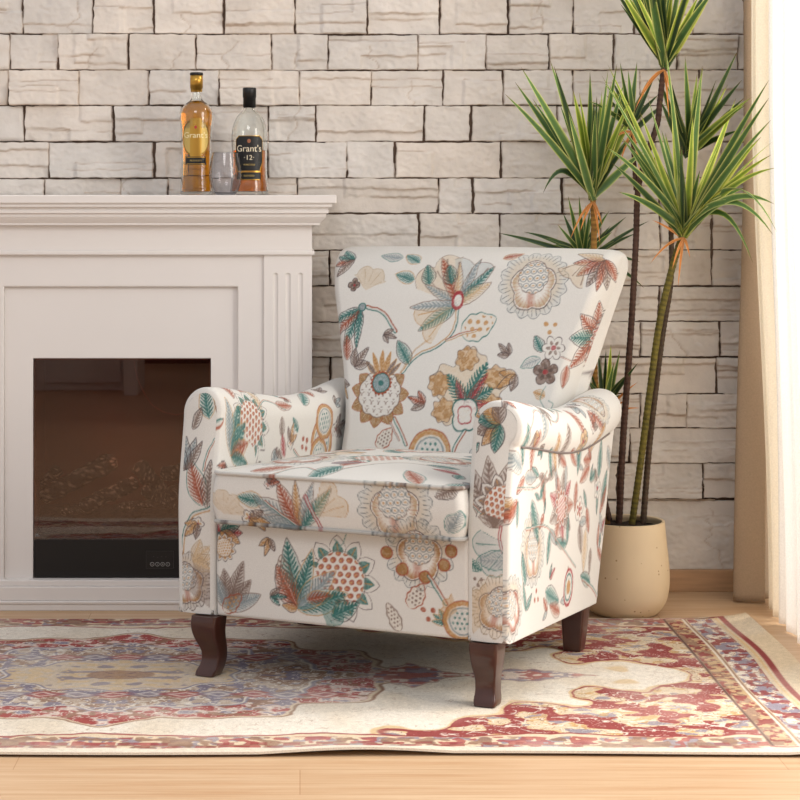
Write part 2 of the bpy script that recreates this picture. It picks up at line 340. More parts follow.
# stone wall
def make_wall():
    mb = MB(); px2 = WALL/F_
    def X(p): return (p-CX)*px2
    def Z(p): return H-(p-CY)*px2
    rows = {}
    ys = [-110, -73, -37, -2, 34, 70, 105.5, 141.5, 178, 213.5, 250, 286, 321.5, 357, 394, 428, 463, 499, 569+8]
    J = {3: [23, 93, 154, 224, 295, 367, 440, 508, 573, 635, 693, 745], 4: [10, 58, 128, 196, 271, 328, 418, 486, 549, 614, 677, 738],
         5: [8, 79, 149, 219, 299, 371, 443, 503, 573, 640, 700], 6: [24, 113, 183, 268, 316, 424, 471, 557, 640, 700],
         7: [49, 154, 205, 268, 347, 395, 501, 590, 655, 722], 8: [121, 168, 235, 297, 438, 473, 562, 660, 715],
         9: [150, 250, 419, 500, 600, 660, 712], 10: [120, 210, 330, 400, 480, 560, 635, 712], 11: [180, 300, 355, 520, 590, 659, 745],
         12: [200, 310, 380, 500, 560, 640, 720], 13: [250, 330, 430, 520, 600, 717], 14: [200, 340, 470, 640, 687, 760],
         15: [250, 350, 500, 630, 745], 16: [260, 400, 540, 618, 703, 770], 17: [150, 330, 520, 645, 790]}
    r = random.Random(11)
    for k in range(len(ys)-1):
        z1, z0 = Z(ys[k]), Z(ys[k+1])
        js = list(J.get(k, []))
        if not js:
            x = 20+r.random()*30
            while x < 740: js.append(x); x += r.uniform(58, 95)
        x = js[0]
        while x > -420: x -= r.uniform(60, 100); js.insert(0, x)
        x = js[-1]
        while x < 900: x += r.uniform(60, 100); js.append(x)
        low = k >= 17
        for a, b in zip(js[:-1], js[1:]):
            sd = r.randrange(10**6)
            xa, xb = X(a), X(b); w = xb-xa; h = z1-z0
            gl, gr = r.choice([0, .0002, .0007, .0018]), r.choice([0, .0002, .0007, .0018])
            gt, gb = r.choice([-.0004, 0, .0006, .0016]), r.choice([-.0004, 0, .0006])
            if low: gl = gr = 0; gt = .0006
            st = .0037 if a > -60 else .012
            nx = max(6, int(w/st)); nz = max(6, int(h/(st*.85)))
            s = np.linspace(0, 1, nx); t = np.linspace(0, 1, nz)
            eps = .02*.18/w; s = np.concatenate([[0], [eps], s[1:-1], [1-eps], [1]]); t = np.concatenate([[0, .025], t[1:-1], [.975, 1]])
            Sx, T = np.meshgrid(s, t, indexing='ij')
            sl_l = r.uniform(-1, 1)*.002; sl_r = r.uniform(-1, 1)*.002
            wob = lambda q, o: (fbm(q*55, q*0+o, 3, sd)-.5)*.0058
            XL = xa+gl+sl_l*(T-.5)+wob(z0+T*h, 1); XR = xb-gr+sl_r*(T-.5)+wob(z0+T*h, 9)
            ZB = z0+gb+wob(xa+Sx*w, 20)*.6; ZT = z1-gt+wob(xa+Sx*w, 31)*.6
            # keep corner chips
            XX = XL+(XR-XL)*Sx; ZZ = ZB+(ZT-ZB)*T
            hgt = np.full(XX.shape, .016+r.uniform(-.003, .003))
            br = np.zeros(XX.shape)
            ns = r.choice([0, 1, 1, 2, 2, 3, 3]) if not low else r.choice([1, 2])
            if k > 9: ns += 1
            for q in range(ns):
                zc = r.uniform(.15, .85); x0, x1 = (0, 1) if r.random() < .45 else ((0, r.uniform(.35, .8)) if r.random() < .5 else (r.uniform(.2, .65), 1))
                amp = r.choice([-1, 1])*r.uniform(.0035, .0085); up = r.random() < .5
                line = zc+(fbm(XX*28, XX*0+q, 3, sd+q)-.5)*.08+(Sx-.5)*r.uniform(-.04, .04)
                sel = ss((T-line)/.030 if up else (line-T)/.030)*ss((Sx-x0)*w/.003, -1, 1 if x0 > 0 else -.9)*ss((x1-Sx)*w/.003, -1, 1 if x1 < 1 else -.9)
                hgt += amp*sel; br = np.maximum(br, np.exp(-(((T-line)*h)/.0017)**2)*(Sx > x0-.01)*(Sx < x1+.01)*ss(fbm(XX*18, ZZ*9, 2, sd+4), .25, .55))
            hgt += (fbm(XX*16, ZZ*26, 3, sd)-.5)*.006*(.6 if low else 1)+(np.abs(fbm(XX*45+ZZ*20, ZZ*60, 3, sd+8)-.5))*-.008
            hgt += (fbm(XX*140, ZZ*170, 2, sd+3)-.5)*.0016
            if r.random() < .3:                                        # a hairline crack
                cxk = r.uniform(.2, .8); cl = cxk+(fbm(ZZ*40, ZZ*0, 2, sd+11)-.5)*.25+(T-.5)*r.uniform(-.3, .3)
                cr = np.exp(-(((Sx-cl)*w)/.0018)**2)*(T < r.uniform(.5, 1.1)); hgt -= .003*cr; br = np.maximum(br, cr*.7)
            ed = np.minimum(np.minimum(Sx*w, (1-Sx)*w), np.minimum(T*h, (1-T)*h))
            g = np.sqrt(np.clip(1-(1-np.clip(ed/(.0022+.003*fbm(XX*30, ZZ*30, 2, sd+6)), 0, 1))**2, 0, 1))
            hgt = np.maximum(hgt, .008)*(.80+.20*g); deepv = fbm(XX*9+5, ZZ*9, 2, 500+k) > .47; deeph = fbm(XX*11, ZZ*0+k*3.3, 2, 700+k) > (.50 if k < 10 else .44)
            bd = (Sx == 0) | (Sx == 1); bh = (T == 0) | (T == 1)
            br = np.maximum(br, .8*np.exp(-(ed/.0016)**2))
            hgt = np.where(bd, np.where(deepv, -.004, .0105), hgt); hgt = np.where(bh & ~bd, np.where(deeph, -.004, .0115), hgt)
            tint = r.uniform(-6, 6); warm = r.uniform(-2, 2)
            c = np.array([219, 212, 204.])+tint+np.array([warm, 0, -warm]); C = np.tile(c, (*XX.shape, 1))
            C = C*(1-.05*(fbm(XX*22, ZZ*22, 3, sd+2)-.5))[..., None]
            C = C*(1-.42*br[..., None])+np.array([150, 118, 92])*(.42*br[..., None])  # brown joint and ledge tint: dust plus crease shade painted into the colour
            G = np.stack([XX, WALL+.012-hgt, ZZ], -1)
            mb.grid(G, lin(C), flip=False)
    # mortar bed
    mb.box(X(-430), X(905), WALL+.008, WALL+.12, 0, 2.5, lin((96, 80, 70)))
    zt = Z(ys[0])
    mb.box(X(-430), X(905), WALL-.003, WALL+.01, zt, 2.5, lin((212, 203, 193)))
    o = mb.build('wall_back', M_stone); struct(o); autosm = None
    return o
make_wall()
bb = MB().box(-1.8, 1.5, WALL-.022, WALL+.02, 0, .055).build('baseboard_back', M_base, smooth=False); struct(bevel(bb, .002))

# right wall with a tall window
M_wallp = mat('warm_plaster', (226, 216, 202), rough=.9, bump=(80, .2, .002))
wr = MB(); XW = 1.27
wr.box(XW, XW+.12, 4.9, WALL+.12, 0, 2.5); wr.box(XW, XW+.12, 1.2, 4.9, 2.25, 2.5); wr.box(XW, XW+.12, -2.2, 1.2, 0, 2.5)
struct(wr.build('wall_right', M_wallp, smooth=False))
wf = empty('window_1', (XW+.06, 3.05, 0)); struct(wf)
M_frame = mat('white_window_paint', (236, 234, 230), rough=.4)
fr = MB()
fr.box(-.03, .03, -1.85, -1.79, 0, 2.25); fr.box(-.03, .03, 1.79, 1.85, 0, 2.25); fr.box(-.03, .03, -1.79, 1.79, 2.19, 2.25); fr.box(-.03, .03, -1.79, 1.79, 0, .05); fr.box(-.025, .025, -.03, .03, .05, 2.19)
fr.build('window_frame', M_frame, wf, smooth=False)
# rear wall behind the viewer
M_rear = mat('pale_plaster', (226, 220, 214), rough=.9)
struct(MB().box(-3.2, 2.6, -2.3, -2.2, 0, 2.5).build('wall_rear', M_rear, smooth=False))
struct(MB().box(-3.2, 2.6, -2.2, -2.18, 0, .16).build('baseboard_rear', mat('dark_brown_board', (62, 40, 32), rough=.6), smooth=False))

# ================================================================= FIREPLACE SURROUND
fp = empty('fireplace', (-.431, 4.82, 0))
tag(fp, 'white panelled fireplace surround with fluted side pilasters and moulded mantelpiece', 'fireplace')
YF = 4.82
def fx(px, D=YF): return (px-CX)*D/F_+.431
def fz(py, D=YF): return H-(py-CY)*D/F_
def fbox(mb, x0, x1, y0, y1, z0, z1): mb.box(x0, x1, y0-YF, y1-YF, z0, z1)
W0 = fx(312)                       # half width
back = WALL-.012-.001
# mantel shelf: stacked mouldings
sh = MB()
def ring(mb, ex, yf, z0, z1): fbox(mb, -W0-ex, W0+ex, yf, back, z0, z1)
ring(sh, .058, 4.765, .980, 1.0)
o = bevel(sh.build('mantel_shelf', M_white, fp, smooth=False), .0025)
# crown moulding: swept profile (front and both returns)
prof = [(.048, .981), (.048, .972), (.040, .969), (.037, .966), (.040, .963), (.040, .957), (.033, .954), (.033, .9485), (.030, .944), (.024, .938), (.019, .932), (.019, .928), (.0, .928)]
mo = MB()
G = []
for e, z in prof:
    y = YF-e-YF
    G.append([(-W0-e, back-YF, z), (-W0-e, y, z), (W0+e, y, z), (W0+e, back-YF, z)])
mo.grid(np.array(G), flip=True); autosmooth(mo.build('crown_moulding', M_white, fp, smooth=False), 20)
# frieze
fr = MB(); fbox(fr, -W0, W0, YF, back, fz(251), .929); fr.build('frieze', M_white, fp, smooth=False)
mo = MB(); fbox(mo, -W0-.006, W0+.006, YF-.008, back, fz(255), fz(250.5)); bevel(mo.build('frieze_moulding', M_white, fp, smooth=False), .003, 3)
# pilasters with flutes
def pilaster(sgn):
    x0, x1 = fx(264), W0; z0, z1 = fz(588), fz(255); mb = MB(); yf = 0.
    n = 96; s = np.linspace(0, 1, n); T = np.linspace(z0, z1, 60)
    T = np.unique(np.concatenate([T, np.linspace(fz(279), fz(271), 24)]))
    S_, Z_ = np.meshgrid(s, T, indexing='ij'); X_ = x0+(x1-x0)*S_; dep = np.zeros_like(X_)
    for p in (275.5, 288, 300.5):
        c = fx(p); rr = .0058; q = np.hypot(X_-c, np.clip(Z_-(fz(273)-rr), 0, None)); dep = np.maximum(dep, .0045*np.sqrt(np.clip(1-(q/rr)**2, 0, 1)))
    G = np.stack([X_*sgn, yf+dep, Z_], -1); mb.grid(G, flip=(sgn < 0))
    for xa in (x0, x1):
        g = np.array([[(xa*sgn, 0, z0), (xa*sgn, 0, z1)], [(xa*sgn, .23, z0), (xa*sgn, .23, z1)]]); mb.grid(g, flip=((xa == x0) == (sgn > 0)))
    return autosmooth(mb.build('pilaster', M_white, fp), 50)
pilaster(1); pilaster(-1)
# front panels around the opening; ox = opening
ox0, ox1, oz0, oz1 = fx(32), fx(210.5), fz(580), fz(359)
rx0, rx1, rz1 = fx(3.5), fx(237.5), fz(287)
xs = fx(264.5)
def ringplate(mb, x0, x1, z0, z1, a0, a1, c1, yf, yb):
    V = []; 
    for y in (yf, yb): V += [(x0, y, z0), (x0, y, z1), (x1, y, z1), (x1, y, z0), (a1, y, z0), (a1, y, c1), (a0, y, c1), (a0, y, z0)]
    mb.add(V, np.array([(0, 7, 6, 1), (1, 6, 5, 2), (2, 5, 4, 3), (7, 15, 14, 6), (6, 14, 13, 5), (5, 13, 12, 4), (0, 1, 9, 8), (1, 2, 10, 9), (2, 3, 11, 10), (8, 9, 14, 15), (9, 10, 13, 14), (10, 11, 12, 13)]))
pn = MB()
yA, yB = .006, .018     # frame plane, recessed plane
# outer frame (flush ring) : left, right, top
ringplate(pn, -xs, xs, oz0, fz(254), rx0, rx1, rz1, yA, .1)
bevel(pn.build('panel_frame', M_white, fp, smooth=False), .003, 2)
pn = MB()
ringplate(pn, rx0, rx1, oz0, rz1, ox0, ox1, oz1, yB, .09)
bevel(pn.build('recessed_panel', M_white, fp, smooth=False), .0015, 2)
# plinth
pl = MB(); ring(pl, .0, YF-.004, fz(586), oz0); ring(pl, .003, YF-.010, fz(600), fz(586))
ring(pl, .006, YF-.015, fz(603), fz(600)); ring(pl, .004, YF-.012, 0, fz(603))
bevel(pl.build('plinth', M_white, fp, smooth=False), .002, 2)

# ================================================================= ELECTRIC FIRE INSERT
ei = empty('electric_fire', ((ox0+ox1)/2-.431, YF+.022, oz0+.0))
tag(ei, 'black electric fire with glass front, imitation logs and a small control panel', 'electric fire')
hw = (ox1-ox0)/2-.0015; hh = oz1-oz0-.0015
hb = MB()
DB = .175
zbl = .094                                           # top of black strip
hb.box(-hw, hw, DB, DB+.006, .002, hh)
hb.box(-hw, -hw+.004, .004, DB, .002, hh); hb.box(hw-.004, hw, .004, DB, .002, hh); hb.box(-hw, hw, .004, DB, hh-.004, hh)
hb.build('firebox', M_firewall, ei, smooth=False)
st = MB(); st.box(-hw, hw, .001, .02, .002, zbl); bevel(st.build('lower_fascia', M_black, ei, smooth=False), .001)
eb = MB(); n = 90; x = np.linspace(-hw+.005, hw-.005, n); y = np.linspace(.02, DB, 40); Xg, Yg = np.meshgrid(x, y, indexing='ij')
Zg = zbl+.002+.05*ss(Yg, .02, .08)+.014*fbm(Xg*60, Yg*60, 3, 3); eb.grid(np.stack([Xg, Yg, Zg], -1)); eb.build('ember_bed', M_ember, ei)
gm = bpy.data.materials.new('smoked_glass'); gm.use_nodes = True; N = gm.node_tree.nodes; L = gm.node_tree.links; N.remove(N['Principled BSDF'])
tr = N.new('ShaderNodeBsdfTransparent'); tr.inputs[0].default_value = (.60, .575, .56, 1); gl = N.new('ShaderNodeBsdfGlossy'); gl.inputs['Roughness'].default_value = .015; gl.inputs['Color'].default_value = (1, .80, .72, 1)
mx = N.new('ShaderNodeMixShader'); mx.inputs[0].default_value = .07; L.new(tr.outputs[0], mx.inputs[1]); L.new(gl.outputs[0], mx.inputs[2]); L.new(mx.outputs[0], N['Material Output'].inputs[0])
gp = MB(); gp.box(-hw+.0005, hw-.0005, 0, .0008, zbl, hh-.001); gp.build('glass_pane', gm, ei, smooth=False)
def make_log(p0, p1, r, sd):
    p0 = np.array(p0); p1 = np.array(p1); n = 34; k = 22; t = np.linspace(0, 1, n); pts = p0+(p1-p0)*t[:, None]
    ax = (p1-p0)/np.linalg.norm(p1-p0); u = np.cross(ax, [0, 1, 0]); u /= np.linalg.norm(u); w = np.cross(ax, u); a = np.linspace(0, 2*PI, k, endpoint=False)
    A, T = np.meshgrid(a, t); rad = r*(.75+.6*fbm(T*9+np.cos(A)*1.2, np.sin(A)*1.2+sd, 3, sd)+.22*(np.abs(fbm(T*22, A*3, 2, sd+1)-.5)))
    rad *= np.clip(np.sqrt(np.clip(1-(2*np.abs(T-.5))**14, 0, 1)), .0, 1)
    G = pts[:, None]+rad[..., None]*(u*np.cos(A)[..., None]+w*np.sin(A)[..., None])
    c = np.array([44, 39, 38])+np.array([175, 162, 142])*ss(fbm(T*30, A*5+sd, 3, sd+3), .54, .72)[..., None]
    MB().grid(G, lin(c), cv=True).build('log', M_log, ei)
def ep(px, py, yo): D = YF+.022+yo; return (px-CX)*D/F_-((ox0+ox1)/2-.431), yo, H-(py-CY)*D/F_-oz0
LOGS = [((33, 500), (60, 467), .09, .015), ((40, 498), (117, 459), .06, .021), ((80, 508), (138, 481), .045, .018), ((136, 463), (168, 500), .07, .019),
        ((142, 488), (176, 505), .05, .016), ((160, 474), (208, 470), .10, .017), ((165, 497), (205, 480), .055, .017), ((60, 512), (90, 505), .035, .009), ((118, 507), (160, 503), .035, .010)]
for k, (a, b, yo, r) in enumerate(LOGS): make_log(ep(a[0], a[1], yo), ep(b[0], b[1], yo+.012), r, k+3)
# red wire hanging behind the glass
wpts = [ep(*p, .10) for p in ((134, 361), (137, 378), (144, 393), (152, 405), (163, 412), (176, 415), (190, 411), (206, 404))]
MB().tube(wpts, .0009, 6).build('wire', mat('red_wire', (190, 70, 58), rough=.5), ei)
M_line = mat('grey_print', (150, 148, 145), rough=.5); M_dimline = mat('dim_print', (60, 58, 57), rough=.5)
cp = MB(); cx0, _, cz1 = ep(146, 551, -.001); cx1, _, cz0 = ep(173.5, 568.5, -.001)
t_ = .0006
cpo = MB(); cpo.box(cx0, cx1, -.0008, .0012, cz0, cz1); cpo = cpo.build('control_panel', mat('panel_plastic', (24, 23, 23), rough=.3), ei, smooth=False)
bd = MB(); bd.box(cx0, cx1, -.0011, -.0007, cz0, cz0+t_); bd.box(cx0, cx1, -.0011, -.0007, cz1-t_, cz1); bd.box(cx0, cx0+t_, -.0011, -.0007, cz0, cz1); bd.box(cx1-t_, cx1, -.0011, -.0007, cz0, cz1)
bd.build('border', M_dimline, cpo, smooth=False)
for k, p in enumerate((152.2, 157.4, 162.6, 167.8)):
    x, _, z = ep(p, 564.2, -.001)
    a = np.linspace(0, 2*PI, 20, endpoint=False); c = np.stack([x+.0046*np.cos(a), 0*a-.0012, z+.0046*np.sin(a)], -1)
    b = MB().tube(c, .0006, 6, closed=True)
    if k % 2 == 0: b.box(x-.0022, x+.0022, -.0014, -.0009, z-.0004, z+.0004)
    if k > 0: b.box(x-.0004, x+.0004, -.0014, -.0009, z-.0022, z+.0022)
    b.build('button', M_line, cpo)
ic = MB()
for p, q in ((153.6, 556.6), (157.6, 557.2), (161.6, 556.8), (166, 556.8)):
    x, _, z = ep(p, q, -.001); ic.box(x-.0011, x+.0011, -.0012, -.0008, z-.0009, z+.0009)
ic.build('indicator_marks', M_dimline, cpo, smooth=False)
lg = MB(); x, _, z = ep(37, 534.5, 0); lg.box(x-.0035, x+.0035, -.0007, -.0001, z-.0012, z+.002); lg.box(x-.006, x+.006, -.0007, -.0001, z-.0042, z-.0026)
lg.build('badge', mat('badge_print', (120, 118, 116), rough=.5), ei, smooth=False)

# white cabinet behind the viewer (seen mirrored in the fire's glass)
cb = empty('white_cabinet', (-1.12, -.75, 0)); tag(cb, 'low white cabinet standing across the room, mirrored in the glass of the electric fire', 'cabinet')
b = MB(); b.box(-.24, .22, -.2, .2, .0, .7); bevel(b.build('carcass', M_white, cb, smooth=False), .004)
b = MB(); b.box(-.22, .20, .2, .215, .04, .66); bevel(b.build('door', M_white, cb, smooth=False), .003)
b = MB(); b.box(.24, .31, .0, .46, .0, .7); bevel(b.build('side_panel', M_white, cb, smooth=False), .003)

# ================================================================= BOTTLES AND GLASS
def glassmat(name, col=(255, 255, 255), rough=0., ior=1.45): return mat(name, col, rough=rough, trans=1., ior=ior)
M_clear = glassmat('clear_glass', (250, 252, 250)); M_whisky = glassmat('pale_whisky', (252, 172, 52), ior=1.34); M_whisky2 = glassmat('dark_whisky', (244, 140, 52), ior=1.34)
M_gold = mat('gold_foil', (196, 152, 70), rough=.3, metal=.85); M_golddk = mat('gold_print', (150, 112, 44), rough=.4, metal=.5); M_lblk = mat('label_black', (20, 20, 20), rough=.45)
M_ltxt = mat('label_cream', (226, 214, 188), rough=.5); M_cap = mat('cap_black', (18, 18, 19), rough=.4, noise=(200, .3)); M_ltan = mat('label_gold_pale', (196, 168, 96), rough=.45, metal=.35)
YBT = 4.93
def onbottle(mb_pts, R, yb=0.): pass
def wrap(x, z, R, off): a = x/R; return np.stack([R*np.sin(a)*(1+off/R), -R*np.cos(a)*(1+off/R), z], -1)
def patch(R, off, fn_half, z0, z1, name, m, parent, n=30):
    t = np.linspace(0, 1, n); s = np.linspace(-1, 1, 24); Sg, Tg = np.meshgrid(s, t, indexing='ij'); hwid = fn_half(Tg)
    return MB().grid(wrap(Sg*hwid, z0+(z1-z0)*Tg, R, off), flip=False).build(name, m, parent)
def text_on(txt, size, x, z, R, off, m, parent, name='lettering', squash=1.):
    cu = bpy.data.curves.new(name, 'FONT'); cu.body = txt; cu.size = size; cu.align_x = 'CENTER'; cu.align_y = 'CENTER'; cu.extrude = .0001
    o = bpy.data.objects.new('tmp', cu); COL.objects.link(o); dg = bpy.context.evaluated_depsgraph_get(); dg.update()
    me = bpy.data.meshes.new_from_object(o.evaluated_get(dg)); bpy.data.objects.remove(o)
    V = np.zeros(len(me.vertices)*3); me.vertices.foreach_get('co', V); V = V.reshape(-1, 3)
    if R: W = wrap(x+V[:, 0]*squash, z+V[:, 1], R, off+V[:, 2])
    else: W = np.stack([x+V[:, 0]*squash, off-V[:, 2], z+V[:, 1]], -1)
    me.vertices.foreach_set('co', W.ravel()); me.name = name; me.materials.clear()
    return link(name, me, parent, False, (m,))
def smoothprof(pts, n=8):
    pts = np.array(pts, float); Q = np.vstack([pts[0], pts, pts[-1]]); out = []
    for i in range(1, len(Q)-2):
        for k in range(n):
            t = k/n; out.append(.5*((2*Q[i])+(-Q[i-1]+Q[i+1])*t+(2*Q[i-1]-5*Q[i]+4*Q[i+1]-Q[i+2])*t*t+(-Q[i-1]+3*Q[i]-3*Q[i+1]+Q[i+2])*t**3))
    out.append(pts[-1]); out = np.array(out); out[:, 0] = np.clip(out[:, 0], 0, None); return out
def bottle(name, px, outer, level, liq, thick=.003, D=YBT):
    root = empty(name, ((px-CX)*D/F_, D, 1.0))
    O = smoothprof(outer); I = O.copy(); I[:, 0] = np.clip(I[:, 0]-thick, .0, None); I = I[I[:, 1] > .008]; I = np.vstack([[0, .008], I])
    MB().lathe(np.vstack([[0, .0005], O[1:], I[::-1]]), 56).build('glass_body', M_clear, root)
    Lq = I[I[:, 1] < level].copy(); Lq[:, 0] = np.clip(Lq[:, 0]-.0004, 0, None); Lq[:, 1] += .0004
    Lq = np.vstack([[0, .0086], Lq[1:], [Lq[-1, 0], level], [0, level]])
    MB().lathe(Lq, 56).build('whisky', liq, root)
    return root
b1 = bottle('whisky_bottle', 196.5, [(0, 0), (.034, 0), (.0390, .004), (.0390, .02), (.0368, .06), (.0368, .12), (.0395, .165), (.0418, .192), (.0395, .208), (.029, .223), (.0165, .233), (.0128, .241), (.0125, .262)], .231, M_whisky)
tag(b1, 'full whisky bottle with gold neck foil and gold oval label, left on the mantelpiece', 'bottle', 'whisky bottles on the mantelpiece')
MB().lathe([(0.0130, .254), (.0145, .255), (.0145, .264), (.0158, .263), (.0158, .2955), (.0, .2955)], 32).build('neck_foil', M_gold, b1)
MB().lathe([(0.0, .2952), (.0162, .2952), (.0162, .3005), (.015, .302), (0, .302)], 32).build('cap', M_cap, b1)
e = lambda hw_, p=2.: (lambda T: hw_*np.clip(1-np.abs(2*T-1)**p, 0, 1)**(1/p))
patch(.0372, .0016, e(.0355, 2.2), .094, .187, 'label_disc', M_golddk, b1)
patch(.0372, .0022, e(.032, 2.2), .099, .181, 'label', M_ltan, b1)
patch(.0372, .0026, lambda T: .0135+0*T, .094, .188, 'label_stripe', M_gold, b1)
patch(.0372, .0028, lambda T: .0255*(1-.06*T), .074, .094, 'lower_label', M_lblk, b1)
patch(.0372, .0031, lambda T: .022+0*T, .0755, .0768, 'label_rule', M_gold, b1); patch(.0372, .0031, lambda T: .022+0*T, .0912, .0925, 'label_rule', M_gold, b1)
text_on("Grant's", .0195, 0, .146, .0365, .0040, mat('label_pale_text', (238, 226, 180), rough=.5), b1)
text_on("BLENDED", .0062, 0, .084, .0365, .0034, M_ltan, b1)
patch(.0372, .0034, e(.0030), .162, .170, 'crest', mat('crest_red', (170, 52, 50), rough=.5), b1)
b2 = bottle('whisky_bottle', 249.5, [(0, 0), (.042, 0), (.0465, .003), (.0465, .018), (.0435, .05), (.0430, .1), (.0448, .130), (.0445, .150), (.0420, .168), (.0320, .192), (.0195, .206), (.0145, .215), (.0130, .225)], .110, M_whisky2)
tag(b2, 'clear black-capped whisky bottle with a black label, less than half full, right on the mantelpiece', 'bottle', 'whisky bottles on the mantelpiece')
MB().lathe([(0.0134, .216), (.0158, .216), (.0155, .240), (.0168, .2405), (.0168, .2625), (.0155, .2645), (0, .2645)], 32).build('cap', M_cap, b2)
lab = lambda T: .0335*(1-.25*ss(T, .85, 1)**2)*(.80+.2*ss(T, .0, .3))
patch(.0442, .0016, lambda T: lab(T)+.0016, .058, .1455, 'label_edge', M_gold, b2)
patch(.0442, .0022, lab, .0595, .144, 'label', M_lblk, b2)
patch(.0442, .0022, lambda T: .029+0*T, .036, .0565, 'lower_label', M_lblk, b2)
patch(.0442, .0028, lambda T: .029+0*T, .0555, .0575, 'label_rule', M_gold, b2); patch(.0442, .0028, lambda T: .027+0*T, .037, .0385, 'label_rule', M_gold, b2)
text_on("Grant's", .0225, 0, .113, .0435, .0030, M_ltxt, b2, squash=.92)
text_on("\u00b712\u00b7", .0165, 0, .091, .0435, .0030, M_ltxt, b2)
text_on("YEARS OLD", .0055, 0, .074, .0435, .0030, M_ltan, b2); text_on("BLENDED", .0058, 0, .047, .0435, .0030, M_ltan, b2)
patch(.0442, .0030, e(.004), .127, .137, 'crest', mat('crest_bronze', (150, 92, 64), rough=.5), b2)
tg = empty('drinking_glass', ((225.5-CX)*4.86/F_, 4.86, 1.0))
tag(tg, 'stemless smoky grey tumbler standing in front of the two whisky bottles', 'glass')
O = smoothprof([(0, 0), (.019, .0), (.026, .004), (.036, .022), (.0405, .042), (.0395, .062), (.0355, .085), (.0315, .103)], 6)
I = O.copy(); I[:, 0] = np.clip(I[:, 0]-.0014, 0, None); I[:, 1] = np.maximum(I[:, 1], .006)
MB().lathe(np.vstack([O, I[::-1]]), 56).build('bowl', glassmat('smoky_glass', (238, 237, 240)), tg)

# ================================================================= ARMCHAIR
CH = empty('armchair', (.0775, 4.01, 0), math.radians(-24.8))
tag(CH, 'cream floral upholstered armchair with rolled arms and dark cabriole legs on the rug', 'armchair')
cw, sw = math.cos(math.radians(-24.8)), math.sin(math.radians(-24.8))
def tolocal(p): dx, dy = p[0]-.0775, p[1]-4.01; return np.array([dx*cw+dy*sw, -dx*sw+dy*cw, p[2]])
def hitplane(px, py, p0, n):
    o = tolocal((0, 0, H)); d = tolocal(P(px, py, 1.))-o; n = np.array(n, float); p0 = np.array(p0, float)
    return o+d*((p0-o).dot(n)/d.dot(n))
zb = lambda v: .131-.042*v
